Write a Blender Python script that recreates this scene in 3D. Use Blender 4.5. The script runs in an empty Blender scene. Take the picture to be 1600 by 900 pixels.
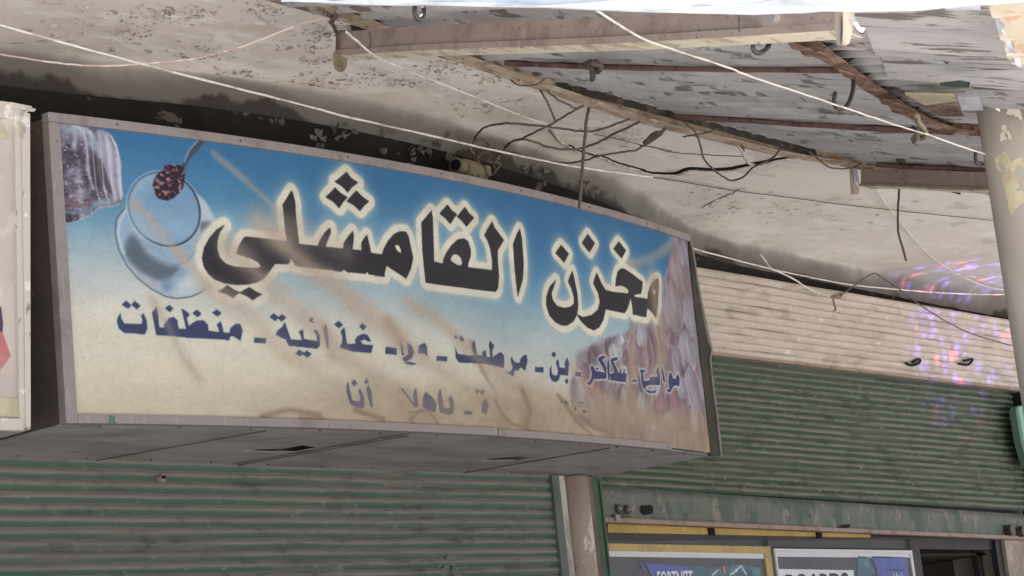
import bpy, bmesh, math, random
import numpy as np
from mathutils import Vector, Matrix
from mathutils.geometry import tessellate_polygon
from math import sin, cos, radians, pi, sqrt
random.seed(7)
RS = np.random.RandomState(5)
scene = bpy.context.scene
COL = scene.collection

# ------------------------------------------------------------------ camera
FPX = 3200.0
PITCH, ROLL, AZ = radians(11.7), radians(6.0), radians(39.0)
CAM = np.array([0.0, -6.5, 1.6])
F = np.array([cos(AZ)*cos(PITCH), sin(AZ)*cos(PITCH), sin(PITCH)])
R0 = np.array([sin(AZ), -cos(AZ), 0.0]); U0 = np.cross(R0, F)
R = cos(ROLL)*R0 - sin(ROLL)*U0; U = cos(ROLL)*U0 + sin(ROLL)*R0
cd = bpy.data.cameras.new('camera'); cam = bpy.data.objects.new('camera', cd); COL.objects.link(cam)
cd.sensor_width = 36; cd.lens = FPX/1600*36; cd.clip_start = 0.1; cd.clip_end = 800
cam.matrix_world = Matrix(((R[0], U[0], -F[0], CAM[0]), (R[1], U[1], -F[1], CAM[1]), (R[2], U[2], -F[2], CAM[2]), (0, 0, 0, 1)))
scene.camera = cam

# ------------------------------------------------------------------ sky, sun, exposure
SUN_EL, SUN_AZ = radians(68), radians(72)      # azimuth: direction towards the sun, measured from +X
sd = Vector((cos(SUN_EL)*cos(SUN_AZ), cos(SUN_EL)*sin(SUN_AZ), sin(SUN_EL)))
world = bpy.data.worlds.new('World'); scene.world = world; world.use_nodes = True
wn = world.node_tree.nodes; wl = world.node_tree.links
bg = wn['Background']; sky = wn.new('ShaderNodeTexSky'); sky.sky_type = 'NISHITA'; sky.sun_disc = False
sky.sun_elevation = SUN_EL; sky.sun_rotation = math.atan2(sd.x, sd.y)
sky.dust_density = 3.0; sky.air_density = 1.0
wl.new(sky.outputs[0], bg.inputs[0]); bg.inputs[1].default_value = 0.06
sl = bpy.data.lights.new('sun', 'SUN'); sl.energy = 5.0; sl.angle = radians(0.5); sl.color = (1, .965, .92)
so = bpy.data.objects.new('sun', sl); COL.objects.link(so)
so.rotation_euler = sd.to_track_quat('Z', 'Y').to_euler(); so.location = (0, -10, 20)
scene.view_settings.view_transform = 'Standard'; scene.view_settings.look = 'None'
scene.view_settings.exposure = 1.62; scene.view_settings.gamma = 1

# ------------------------------------------------------------------ pixel -> place helpers (1600x900 photograph)
def ray(x, y):
    d = F*FPX + R*(x-800) - U*(y-450); return d/np.linalg.norm(d)
def atY(x, y, v):
    d = ray(x, y); return CAM + d*((v-CAM[1])/d[1])
def atZ(x, y, v):
    d = ray(x, y); return CAM + d*((v-CAM[2])/d[2])
SLOPE = 0.34; SY0, SZ0 = -0.6, 4.70           # underside of the awning: z = SZ0 + SLOPE*(y-SY0)
def atS(x, y, off=0.0):                         # a point of a plane hanging `off` below the awning sheets
    d = ray(x, y); z0 = SZ0-off
    t = (z0 + SLOPE*(CAM[1]-SY0) - CAM[2])/(d[2]-SLOPE*d[1]); return CAM + d*t
XM, HW, BUL = 7.415, 2.29, 0.22
X0, X1, ZB, ZT = 5.13, 9.70, 2.917, 4.203
def bul(x): return -BUL*(1-((x-XM)/HW)**2)
def atG(x, y):                                  # point on the bowed front of the sign
    v = 0.0
    for _ in range(6):
        p = atY(x, y, v); v = bul(p[0])
    return p

# ------------------------------------------------------------------ materials
def lin(c):
    return tuple(((v/255)/12.92 if v/255 <= .04045 else ((v/255+.055)/1.055)**2.4) for v in c)
def nodes(name):
    m = bpy.data.materials.new(name); m.use_nodes = True
    n = m.node_tree.nodes; l = m.node_tree.links
    return m, n, l, n['Principled BSDF']
def noise(n, l, vec, scale, detail=6, rough=.6, dist=0.0, stretch=(1, 1, 1)):
    mp = n.new('ShaderNodeMapping'); mp.inputs['Scale'].default_value = stretch
    l.new(vec, mp.inputs['Vector'])
    t = n.new('ShaderNodeTexNoise'); t.inputs['Scale'].default_value = scale
    t.inputs['Detail'].default_value = detail; t.inputs['Roughness'].default_value = rough
    t.inputs['Distortion'].default_value = dist
    l.new(mp.outputs[0], t.inputs['Vector']); return t.outputs['Fac']
def ramp(n, l, val, lo, hi, top=1.0):
    r = n.new('ShaderNodeMapRange'); r.interpolation_type = 'SMOOTHSTEP'
    r.inputs[1].default_value = lo; r.inputs[2].default_value = hi; r.inputs[4].default_value = top
    l.new(val, r.inputs[0]); return r.outputs[0]
def mixc(n, l, a, b, f):
    m = n.new('ShaderNodeMix'); m.data_type = 'RGBA'
    for s, v in ((6, a), (7, b)):
        if isinstance(v, tuple): m.inputs[s].default_value = (*v[:3], 1)
        else: l.new(v, m.inputs[s])
    if isinstance(f, (int, float)): m.inputs[0].default_value = f
    else: l.new(f, m.inputs[0])
    return m.outputs[2]
def mul(n, l, a, b):
    m = n.new('ShaderNodeMath'); m.operation = 'MULTIPLY'
    for i, v in enumerate((a, b)):
        if isinstance(v, (int, float)): m.inputs[i].default_value = v
        else: l.new(v, m.inputs[i])
    return m.outputs[0]
def bump(n, l, bs, hs, strength, dist):
    b = n.new('ShaderNodeBump'); b.inputs['Strength'].default_value = strength; b.inputs['Distance'].default_value = dist
    l.new(hs, b.inputs['Height']); l.new(b.outputs[0], bs.inputs['Normal']); return b
def mat(name, base, layers=(), rough=.8, metal=0.0, bumps=None, spec=.3):
    """layers: (colour, scale, lo, hi, alpha, stretch, detail[, mask_scale, mask_lo, mask_hi])"""
    m, n, l, bs = nodes(name)
    g = n.new('ShaderNodeNewGeometry'); pos = g.outputs['Position']
    c = lin(base)
    for ly in layers:
        col, sc, lo, hi, al, st, det = ly[:7]
        f = ramp(n, l, noise(n, l, pos, sc, det, .62, .3, st), lo, hi, al)
        if len(ly) > 7: f = mul(n, l, f, ramp(n, l, noise(n, l, pos, ly[7], 3, .5), ly[8], ly[9]))
        c = mixc(n, l, c, lin(col), f)
    if isinstance(c, tuple): bs.inputs['Base Color'].default_value = (*c, 1)
    else: l.new(c, bs.inputs['Base Color'])
    bs.inputs['Roughness'].default_value = rough; bs.inputs['Metallic'].default_value = metal
    bs.inputs['Specular IOR Level'].default_value = spec
    if bumps:
        sc, st, di, stretch = bumps
        bump(n, l, bs, noise(n, l, pos, sc, 8, .65, .2, stretch), st, di)
    return m
def add_grime_shade(m, col, col2):  # mixes grime and painted recess shade into the base colour
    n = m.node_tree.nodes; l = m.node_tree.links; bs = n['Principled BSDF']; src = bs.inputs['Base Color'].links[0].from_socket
    a = n.new('ShaderNodeAttribute'); a.attribute_name = 'grime_shade'; g = n.new('ShaderNodeNewGeometry')
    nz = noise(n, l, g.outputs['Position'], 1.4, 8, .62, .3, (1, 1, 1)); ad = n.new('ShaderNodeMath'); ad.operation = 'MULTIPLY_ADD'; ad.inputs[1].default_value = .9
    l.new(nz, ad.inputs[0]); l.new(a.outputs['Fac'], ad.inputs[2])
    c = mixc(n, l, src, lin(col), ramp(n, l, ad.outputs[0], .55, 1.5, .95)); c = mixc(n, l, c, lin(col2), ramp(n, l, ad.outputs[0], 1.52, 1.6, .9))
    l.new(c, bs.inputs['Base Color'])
S1 = (1, 1, 1)
M = {}
M['ceiling'] = mat('aged_ceiling_paint', (228, 221, 211), [
    ((208, 197, 188), .8, .45, .62, .7, S1, 4), ((238, 233, 225), 1.6, .50, .56, .55, (1, 2.2, 1), 9),
    ((192, 178, 168), 2.3, .60, .63, .55, (1, 1.8, 1), 9), ((242, 238, 228), 3.6, .60, .62, .6, (.7, 1.9, 1), 9),
    ((140, 124, 114), 18, .65, .68, .6, (.8, 1.9, 1), 9, 1.1, .52, .62), ((204, 192, 182), 34, .5, .7, .25, S1, 8)],
    .9, bumps=(5, .3, .015, (1, 1.5, 1)), spec=.15)
add_grime_shade(M['ceiling'], (96, 92, 88), (56, 50, 46))
M['soot_shade'] = mat('sooty_shaded_lintel_paint', (42, 38, 35), [
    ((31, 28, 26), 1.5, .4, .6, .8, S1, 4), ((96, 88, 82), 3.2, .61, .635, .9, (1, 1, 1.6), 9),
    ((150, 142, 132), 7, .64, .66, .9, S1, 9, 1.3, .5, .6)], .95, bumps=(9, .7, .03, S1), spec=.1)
M['wall'] = mat('dusty_plaster', (160, 148, 132), [((130, 118, 105), 2.5, .45, .6, .7, S1, 7), ((185, 175, 160), 9, .55, .62, .5, S1, 8)], .9, bumps=(14, .4, .01, S1))
M['steel_grey'] = mat('grey_sign_steel', (142, 133, 130), [((112, 102, 98), 6, .5, .7, .6, (1, 1, 1), 6), ((165, 158, 155), 20, .55, .7, .5, (2, 2, .5), 6), ((96, 80, 68), 30, .64, .7, .6, S1, 6)], .65, .15, bumps=(25, .25, .004, S1))
M['side_dark'] = mat('brown_side_sheet', (88, 78, 72), [((70, 61, 56), 3, .4, .65, .8, (1, 1, .5), 6), ((110, 100, 92), 11, .6, .68, .5, S1, 8), ((64, 50, 42), 22, .62, .66, .6, S1, 8)], .8, bumps=(10, .3, .01, S1))
M['soffit'] = mat('galvanised_soffit_sheet', (168, 162, 158), [((134, 128, 126), 2.2, .42, .62, .8, (1, 3, 1), 7), ((196, 190, 182), 5, .56, .68, .6, (.6, 4, 1), 7), ((204, 198, 186), 14, .66, .7, .5, (.5, 3, 1), 8), ((88, 72, 62), 18, .66, .7, .5, S1, 7)], .42, .15, bumps=(6, .25, .01, (1, 2, 1)), spec=.4)
M['olive'] = mat('olive_bent_sheet', (56, 52, 44), [((72, 68, 58), 8, .5, .65, .6, S1, 6)], .7)
M['cream'] = mat('cracked_cream_paint', (196, 188, 174), [((172, 160, 140), 4, .5, .62, .7, (1, 1, .4), 7), ((120, 105, 88), 20, .61, .64, .8, (1, 1, .35), 9), ((232, 226, 216), 9, .58, .62, .7, S1, 8)], .75, bumps=(18, .5, .006, (1, 1, .4)))
M['cream_panel'] = mat('faded_cream_banner', (196, 184, 174), [((180, 166, 158), 2, .4, .65, .8, S1, 4), ((222, 214, 206), 9, .55, .7, .4, S1, 6)], .7)
M['tape'] = mat('yellowed_tape', (190, 180, 152), [((168, 156, 128), 7, .45, .62, .7, S1, 7), ((214, 204, 172), 15, .6, .66, .6, S1, 7)], .6)
M['red_print'] = mat('faded_red_print', (180, 112, 108), [((190, 138, 132), 6, .45, .6, .7, S1, 5)], .6)
M['dark_print'] = mat('dark_mauve_print', (84, 64, 84), (), .6)
M['gap_shade'] = mat('painted_gap_shade', (52, 47, 42), [((92, 82, 70), 12, .55, .62, .7, S1, 7)], .9)  # near-black colour for painted shade gaps under the awning sheets
M['rust'] = mat('rusted_angle_iron', (112, 86, 74), [((146, 122, 100), 9, .48, .58, .8, (1, 1, 1), 8), ((74, 48, 40), 14, .53, .6, .85, S1, 8), ((164, 140, 112), 24, .6, .66, .7, S1, 8), ((104, 66, 50), 30, .58, .68, .6, S1, 6)], .9, bumps=(40, .6, .008, S1))
M['tan_steel'] = mat('tan_painted_rafter', (176, 158, 136), [((138, 118, 98), 10, .48, .6, .8, (.6, 1, 1), 8), ((200, 188, 168), 18, .56, .64, .8, (.5, 1, 1), 8), ((84, 62, 48), 34, .6, .66, .8, S1, 8)], .85, bumps=(40, .5, .006, S1))
M['beam'] = mat('grey_brown_channel', (160, 144, 134), [((138, 122, 114), 5, .45, .6, .8, S1, 7), ((176, 164, 152), 16, .58, .66, .6, (1, 1, 1), 8), ((66, 52, 46), 45, .63, .68, .8, S1, 6)], .8, bumps=(30, .35, .004, S1))
M['beam_cream'] = mat('cream_flange_paint', (222, 212, 190), [((170, 154, 128), 8, .48, .62, .8, S1, 8), ((120, 98, 78), 26, .62, .67, .7, S1, 7)], .8, bumps=(30, .3, .004, S1))
M['purlin'] = mat('red_oxide_rod', (112, 88, 82), [((78, 54, 50), 14, .5, .62, .8, S1, 7), ((136, 112, 104), 30, .58, .66, .6, S1, 6)], .8)
M['sheet'] = mat('weathered_galvanised_roofing', (204, 200, 197), [
    ((178, 173, 170), 1.7, .42, .6, .8, (1, .35, 1), 6), ((218, 214, 210), 4, .52, .66, .7, (2.2, .35, .8), 7),
    ((112, 104, 98), 6, .55, .62, .85, (2.6, .4, 1), 9), ((86, 80, 76), 15, .62, .66, .85, (2.2, .35, 1), 9, 1.4, .46, .56),
    ((170, 146, 108), 3.1, .63, .72, .6, (1.5, .5, 1), 7)], .7, .1, bumps=(22, .35, .006, (1.5, .4, 1)), spec=.3)
M['sheet_rusty'] = mat('rusty_cream_roofing', (226, 212, 188), [((206, 168, 132), 7, .52, .6, .7, S1, 8), ((160, 116, 88), 16, .62, .67, .7, S1, 8), ((150, 142, 128), 9, .6, .66, .8, (1.6, .5, 1), 7), ((240, 236, 228), 11, .55, .62, .7, S1, 7)], .8, bumps=(22, .35, .006, S1))
M['sheet_bright'] = mat('bright_galvanised_edge', (212, 212, 220), [((170, 165, 170), 12, .5, .65, .6, S1, 6)], .4, .2)
M['sheet_green'] = mat('green_backed_patch', (50, 72, 58), [((90, 96, 84), 20, .5, .62, .7, S1, 7)], .8)
M['tarp'] = mat('white_tarpaulin', (232, 238, 242), [((214, 224, 232), 3, .45, .6, .8, (1, 2, 1), 5), ((240, 240, 240), 9, .5, .6, .6, S1, 7)], .6, bumps=(5, .4, .02, S1))
M['wire_dark'] = mat('dusty_dark_cable', (98, 86, 76), [((70, 60, 54), 14, .5, .6, .8, S1, 5), ((128, 116, 102), 24, .58, .66, .7, S1, 5)], .8)
M['wire_white'] = mat('dusty_white_cable', (222, 216, 206), [((178, 168, 156), 9, .5, .62, .8, S1, 5), ((238, 234, 226), 14, .55, .65, .6, S1, 5)], .6)
M['wire_pink'] = mat('pinkish_cord', (204, 178, 172), [((232, 222, 214), 4, .5, .54, .9, S1, 3)], .7)
M['hook'] = mat('tarnished_steel_hook', (92, 86, 82), [((64, 56, 52), 20, .5, .62, .8, S1, 6)], .55, .6)
M['black'] = mat('black_gap', (20, 18, 17), (), .9)
M['plastic_old'] = mat('yellowed_plastic', (128, 118, 96), [((96, 86, 70), 12, .5, .62, .7, S1, 6)], .6)
M['pipe'] = mat('peeling_post_paint', (184, 178, 168), [((160, 151, 142), 2.2, .42, .62, .8, (1, 1, .3), 6), ((204, 198, 188), 5, .52, .68, .6, (1, 1, .35), 8), ((178, 156, 118), 15, .64, .67, .7, (1, 1, .6), 9, 2.2, .52, .6), ((140, 126, 114), 9, .66, .68, .7, S1, 9)], .7, bumps=(10, .25, .004, (1, 1, .5)))
M['pillar'] = mat('peeling_pillar_paint', (164, 148, 136), [((146, 130, 120), 3, .42, .6, .8, (1, 1, .4), 7), ((196, 188, 176), 5, .55, .565, .9, (1, 1, .5), 9), ((104, 82, 72), 20, .63, .67, .7, S1, 8)], .8, bumps=(10, .5, .006, (1, 1, .5)))
M['rail_green'] = mat('dark_green_rail', (56, 82, 62), [((72, 90, 76), 6, .48, .62, .7, (1, 1, .4), 7), ((100, 130, 110), 18, .62, .66, .8, (1, 1, .4), 8), ((60, 52, 46), 26, .62, .66, .8, S1, 7)], .6, bumps=(20, .3, .004, S1))
M['rail_grey'] = mat('grey_green_rail', (92, 98, 92), [((70, 82, 74), 7, .45, .6, .8, (1, 1, .4), 7), ((130, 126, 118), 18, .6, .66, .7, S1, 7)], .7, bumps=(20, .3, .004, S1))
M['brown'] = mat('brown_door_jamb', (116, 98, 88), [((92, 76, 68), 8, .48, .6, .8, (1, 1, .3), 7)], .8)
M['strip_white'] = mat('chipped_white_strip', (172, 168, 158), [((140, 134, 124), 9, .5, .6, .8, (1, 1, .4), 8), ((90, 78, 70), 24, .62, .66, .8, S1, 8)], .8)
M['bar'] = mat('dusty_green_bottom_rail', (100, 104, 96), [((74, 90, 76), 3, .46, .6, .85, (1.6, 1, 1), 8), ((134, 124, 114), 6, .54, .64, .8, (1.5, 1, 1), 8), ((58, 78, 62), 16, .62, .66, .7, S1, 8)], .75, bumps=(12, .4, .008, S1))
M['lip'] = mat('dusty_pink_lip', (148, 128, 116), [((120, 100, 88), 9, .5, .62, .8, S1, 7)], .8)
M['yellow'] = mat('mustard_window_trim', (184, 152, 80), [((160, 132, 70), 4, .45, .62, .8, S1, 6), ((206, 178, 106), 16, .58, .66, .5, S1, 6)], .5)
M['frame_dark'] = mat('dark_brown_window_frame', (52, 44, 45), [((42, 36, 36), 4, .45, .62, .8, S1, 6), ((74, 64, 62), 16, .6, .68, .5, S1, 6)], .5)
M['white_trim'] = mat('white_poster_edge', (206, 204, 206), (), .5)
M['poster_grey'] = mat('grey_poster_paper', (76, 72, 80), [((64, 62, 74), 5, .45, .6, .8, S1, 6), ((94, 88, 92), 9, .6, .68, .5, S1, 6)], .35)
M['poster_blue'] = mat('blue_poster_print', (84, 92, 164), [((72, 78, 140), 5, .45, .62, .7, S1, 6)], .35)
M['poster_teal'] = mat('teal_poster_print', (70, 100, 116), [((96, 128, 136), 8, .5, .62, .8, S1, 7), ((52, 66, 90), 14, .52, .62, .8, S1, 7)], .35)
M['white_print'] = mat('white_lettering', (218, 220, 226), (), .5)
M['black_print'] = mat('black_lettering', (44, 42, 46), (), .5)
M['orange_print'] = mat('orange_print', (206, 130, 70), (), .5)
M['interior'] = mat('dark_shop_interior', (30, 27, 27), (), .9)
M['interior2'] = mat('dim_shop_ceiling', (46, 41, 37), (), .9)
M['mint'] = mat('mint_green_panel', (128, 170, 150), [((108, 150, 132), 5, .45, .62, .7, S1, 6)], .6)
M['mint_edge'] = mat('mint_panel_edge', (84, 112, 98), (), .6)
M['ground'] = mat('pale_concrete_street', (196, 194, 192), [((182, 179, 176), .6, .42, .62, .8, S1, 6), ((206, 204, 202), 3, .5, .66, .6, S1, 7)], .9, bumps=(20, .3, .01, S1))
M['flake'] = mat('curled_paint_flakes', (176, 164, 154), [((128, 114, 104), 12, .45, .58, .9, S1, 5)], .9)
M['flake_soot_shade'] = mat('sooty_shaded_paint_curls', (118, 110, 103), [((72, 66, 61), 9, .46, .58, .9, S1, 6)], .9)  # darker copy of the flakes, soot and recess shade in one colour
M['flake_white'] = mat('pale_paint_flakes', (196, 188, 176), [((150, 140, 130), 12, .48, .6, .8, S1, 5)], .9)

def slat_mat(name, ledge, face, groove, patch, blotch, al=.8):
    m, n, l, bs = nodes(name)
    g = n.new('ShaderNodeNewGeometry'); pos = g.outputs['Position']
    uv = n.new('ShaderNodeUVMap'); sx = n.new('ShaderNodeSeparateXYZ'); l.new(uv.outputs[0], sx.inputs[0])
    v = sx.outputs[1]
    nz = noise(n, l, pos, 5, 8, .65, .2, (.35, 1, 7))
    ad = n.new('ShaderNodeMath'); ad.operation = 'MULTIPLY_ADD'; ad.inputs[1].default_value = .55
    l.new(nz, ad.inputs[0]); l.new(v, ad.inputs[2])
    f = ramp(n, l, ad.outputs[0], .58, .84)                       # dust lies on the upper roll of each slat
    c = mixc(n, l, lin(face), lin(ledge), f)
    c = mixc(n, l, c, lin(patch), ramp(n, l, noise(n, l, pos, 2.2, 7, .6, .3, (.5, 1, 3)), .5, .66, al))
    c = mixc(n, l, c, lin(blotch), ramp(n, l, noise(n, l, pos, 26, 8, .7, 0, (.5, 1, 1)), .58, .68, .6))
    lo = ramp(n, l, noise(n, l, pos, 7, 9, .75, .2, (.5, 1, 2)), .50, .66, .75)
    c = mixc(n, l, c, lin(groove), lo)
    l.new(c, bs.inputs['Base Color']); bs.inputs['Roughness'].default_value = .7
    bs.inputs['Specular IOR Level'].default_value = .3
    bump(n, l, bs, noise(n, l, pos, 30, 8, .6, 0, (.4, 1, 1)), .3, .004)
    return m
M['slat_left'] = slat_mat('dusty_mint_green_slats', (122, 116, 109), (68, 91, 78), (70, 71, 66), (102, 99, 93), (134, 128, 120))
M['slat_right'] = slat_mat('dusty_dark_green_slats', (114, 111, 99), (46, 68, 50), (40, 50, 41), (82, 86, 75), (148, 142, 132), .65)
M['slat_beige'] = slat_mat('dusty_beige_slats', (190, 180, 168), (182, 170, 156), (148, 136, 124), (166, 154, 144), (222, 216, 206), .8)

# ------------------------------------------------------------------ object helpers
def wloc(p):
    v = Vector((0, 0, 0))
    while p is not None: v = v + p.location; p = p.parent
    return v
def obj(name, verts, faces, m, parent=None, loc=None, smooth=False, mi=None, uv=None):
    """verts in world coordinates; a child shares its parent's origin, a top-level mesh gets its own base point"""
    o_ = wloc(parent) if parent else Vector(loc if loc is not None else tuple(np.array(verts)[:, :2].mean(0)) + (float(np.array(verts)[:, 2].min()),))
    me = bpy.data.meshes.new(name)
    me.from_pydata([(v[0]-o_.x, v[1]-o_.y, v[2]-o_.z) for v in verts], [], [tuple(int(i) for i in f) for f in faces])
    for mm in (m if isinstance(m, (list, tuple)) else [m]): me.materials.append(mm)
    if mi: me.polygons.foreach_set('material_index', mi)
    if smooth: me.polygons.foreach_set('use_smooth', [True]*len(me.polygons))
    if uv is not None:
        u = me.uv_layers.new(name='UVMap')
        for lp in me.loops: u.data[lp.index].uv = uv[lp.vertex_index]
    me.update()
    o = bpy.data.objects.new(name, me); COL.objects.link(o)
    if parent: o.parent = parent
    else: o.location = o_
    return o
def thing(name, loc, label, cat, group=None):
    o = bpy.data.objects.new(name, None); o.empty_display_size = .1; COL.objects.link(o); o.location = tuple(float(v) for v in loc)
    o['label'] = label; o['category'] = cat
    if group: o['group'] = group
    return o
def tag(o, label, cat, group=None):
    o['label'] = label; o['category'] = cat
    if group: o['group'] = group
    return o
class MB:
    def __init__(s): s.v = []; s.f = []; s.mi = []
    def add(s, v, f, mi=0):
        b = len(s.v); s.v += [tuple(p) for p in v]; s.f += [tuple(i+b for i in q) for q in f]; s.mi += [mi]*len(f); return s
    def box(s, a, b, mi=0):
        (x0, y0, z0), (x1, y1, z1) = a, b
        return s.add([(x0, y0, z0), (x1, y0, z0), (x1, y1, z0), (x0, y1, z0), (x0, y0, z1), (x1, y0, z1), (x1, y1, z1), (x0, y1, z1)],
                     [(0, 3, 2, 1), (4, 5, 6, 7), (0, 1, 5, 4), (1, 2, 6, 5), (2, 3, 7, 6), (3, 0, 4, 7)], mi)
    def prism(s, pts, n, th, mi=0):              # polygon pts extruded by th along n
        n = np.array(n, float)*th; k = len(pts)
        a = [np.array(p, float) for p in pts]; b = [p+n for p in a]
        tri = tessellate_polygon([[Vector(p) for p in a]])
        f = [tuple(t) for t in tri] + [tuple(i+k for i in reversed(t)) for t in tri] + [(i, (i+1) % k, (i+1) % k+k, i+k) for i in range(k)]
        return s.add(a+b, f, mi)
    def tube(s, pts, r, n=7, mi=0, cap=True):
        P = [Vector(p) for p in pts]; k = len(P); rr = r if hasattr(r, '__len__') else [r]*k
        up = Vector((.13, .21, 1)); vs = []; nrm = None
        for i in range(k):
            t = (P[min(i+1, k-1)]-P[max(i-1, 0)])
            if t.length < 1e-9: t = Vector((0, 0, 1))
            t.normalize()
            nrm = (up - t*up.dot(t)) if nrm is None else (nrm - t*nrm.dot(t))
            if nrm.length < 1e-4: nrm = t.orthogonal()
            nrm.normalize(); b = t.cross(nrm)
            for j in range(n):
                a = 2*pi*j/n; vs.append(P[i]+(nrm*cos(a)+b*sin(a))*rr[i])
        f = [(i*n+j, i*n+(j+1) % n, (i+1)*n+(j+1) % n, (i+1)*n+j) for i in range(k-1) for j in range(n)]
        if cap: f += [tuple(reversed(range(n))), tuple(range((k-1)*n, k*n))]
        return s.add(vs, f, mi)
    def out(s, name, m, parent=None, smooth=False, loc=None):
        return obj(name, s.v, s.f, m, parent, loc, smooth, s.mi)
def spline(pts, sub=6, wob=0.0):
    P = [np.array(p, float) for p in pts]; out = []
    for i in range(len(P)-1):
        a = P[max(i-1, 0)]; b = P[i]; c = P[i+1]; d = P[min(i+2, len(P)-1)]
        for k in range(sub):
            t = k/sub
            q = .5*((2*b)+(-a+c)*t+(2*a-5*b+4*c-d)*t*t+(-a+3*b-3*c+d)*t**3)
            out.append(q + RS.normal(0, 1, 3)*wob)
    out.append(P[-1]); return out

# ================================================================== STRUCTURE
g = 120.0
o = obj('ground', [(-g, -g, 0), (g+10, -g, 0), (g+10, g, 0), (-g, g, 0)], [(0, 1, 2, 3)], M['ground'], loc=(0, 0, 0)); o['kind'] = 'structure'
mb = MB(); mb.box((-6, -1.2, 0.004), (30, 6, .13)); o = mb.out('pavement', M['ground'], loc=(0, 0, 0)); o['kind'] = 'structure'

ZC = 4.65
def curve_xy(px, z):                            # pixel polyline on height z -> (x, y) samples
    q = np.array([atZ(a, b, z)[:2] for a, b in px]); i = np.argsort(q[:, 0]); return q[i, 0], q[i, 1]
sx_, sy_ = curve_xy([(0, 88), (150, 92), (300, 106), (420, 126), (540, 150), (700, 190), (850, 232), (1000, 285), (1085, 360), (1200, 392), (1300, 408), (1400, 424), (1500, 442), (1590, 458)], ZC)
wx_, wy_ = curve_xy([(0, 130), (150, 138), (300, 154), (420, 168), (540, 190), (700, 226), (850, 272), (1000, 328), (1085, 393), (1200, 418), (1300, 437), (1400, 457), (1500, 478)], 4.50)
def sm(x, xs, ys):                              # smoothed interpolation
    return float(np.mean([np.interp(x+d, xs, ys) for d in (-.5, -.25, 0, .25, .5)]))
XS = list(np.arange(-1.0, 26.01, .2))
rows = []
for x in XS:
    s = sm(x, sx_, sy_); w = sm(x, wx_, wy_) + .03
    w = max(w, s+.12) if False else w
    s = min(s, w-.05) if w < s else s
    pr = [(-.62, ZC)] + [(-.62+(s+.62)*t, ZC) for t in (.25, .5, .75)] + [(s, ZC)]
    dd = w-s; hh = .17
    for k in range(1, 9):
        a = k/8*pi/2; pr.append((s+dd*sin(a), ZC-hh*(1-cos(a))))
    rows.append([(x, y, z) for y, z in pr])
vs = [p for r_ in rows for p in r_]; k = len(rows[0])
fs = [(i*k+j, (i+1)*k+j, (i+1)*k+j+1, i*k+j+1) for i in range(len(rows)-1) for j in range(k-1)]
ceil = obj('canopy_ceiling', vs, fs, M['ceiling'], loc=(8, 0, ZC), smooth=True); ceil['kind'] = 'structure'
at_ = ceil.data.attributes.new('grime_shade', 'FLOAT', 'POINT')  # darkening that grows towards the wall, part dirt, part painted shade
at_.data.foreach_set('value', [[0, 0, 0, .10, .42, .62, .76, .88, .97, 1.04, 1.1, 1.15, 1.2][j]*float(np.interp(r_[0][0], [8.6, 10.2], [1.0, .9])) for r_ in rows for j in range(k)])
# concrete of the canopy above its painted underside
mb = MB(); mb.box((-1, -.62, ZC+.004), (26, 2.6, ZC+.22)); o = mb.out('canopy_slab', M['wall'], loc=(8, 0, ZC)); o['kind'] = 'structure'
# lintel wall below the cove: soot and deep recess shade painted in one colour
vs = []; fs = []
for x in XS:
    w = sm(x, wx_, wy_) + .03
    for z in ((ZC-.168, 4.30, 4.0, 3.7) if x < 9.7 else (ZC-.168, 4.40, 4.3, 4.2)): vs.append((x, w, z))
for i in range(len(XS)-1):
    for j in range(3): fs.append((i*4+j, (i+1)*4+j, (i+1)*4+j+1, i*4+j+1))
o = obj('lintel_wall', vs, fs, M['soot_shade'], loc=(8, .5, 3.7), smooth=True); o['kind'] = 'structure'
# masonry: back walls and the set-back between the two shops
mb = MB(); mb.box((16.6, 1.3, .13), (22, 1.9, 4.5)); mb.box((-1, .95, .13), (3.2, 1.4, 4.4))
mb.box((-1, 2.9, .13), (22, 3.1, 4.6)); mb.box((3.2, 1.2, .13), (9.8, 1.25, 4.4)); mb.box((9.80, 1.3, .13), (9.9, 2.9, 4.4))
o = mb.out('shop_wall', M['wall'], loc=(8, 1, 0)); o['kind'] = 'structure'

# curled paint flakes clinging to the ceiling
def flakes(name, m, zones, count, zfn, size=(.012, .035), parent=None, hang=.006):
    V = []; Fc = []
    for _ in range(count):
        cx, cy, rx, ry = zones[RS.randint(len(zones))]
        px = cx+RS.normal()*rx*.55; py = cy+RS.normal()*ry*.55
        p = zfn(px, py)
        L = RS.uniform(*size); W = L*RS.uniform(.15, .35); a = RS.normal(.5, .7); ca, sa = cos(a), sin(a)
        bend = RS.uniform(.3, 1.1); N = 5; b = len(V)
        for i in range(N):
            t = i/(N-1)-.5; lx = L*t; ly = bend*L*(t*t-.1)*RS.uniform(.8, 1.2); dz = -.0005-hang*RS.uniform(.5, 1.6)*(1-4*t*t*.6)
            for s in (0, 1):
                yy = ly+(W if s else 0)
                V.append((p[0]+lx*ca-yy*sa, p[1]+lx*sa+yy*ca, p[2]+(dz if s else -.0003)))
        for i in range(N-1): Fc.append((b+2*i, b+2*i+1, b+2*i+3, b+2*i+2))
    o = obj(name, V, Fc, m, parent); o['kind'] = 'stuff'; return o
c1 = lambda x, y: (x/2.961, y/2.961); c2 = lambda x, y: (480+x/2.961, y/2.961)
Z1 = [(c1(x, y)+(rx/2.961, ry/2.961)) for x, y, rx, ry in [(640, 150, 90, 30), (860, 70, 130, 40), (930, 240, 180, 50), (1220, 40, 90, 50), (1380, 215, 110, 45), (1400, 390, 110, 40), (1060, 340, 150, 40), (1500, 150, 90, 40), (700, 60, 120, 30)]]
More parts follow.
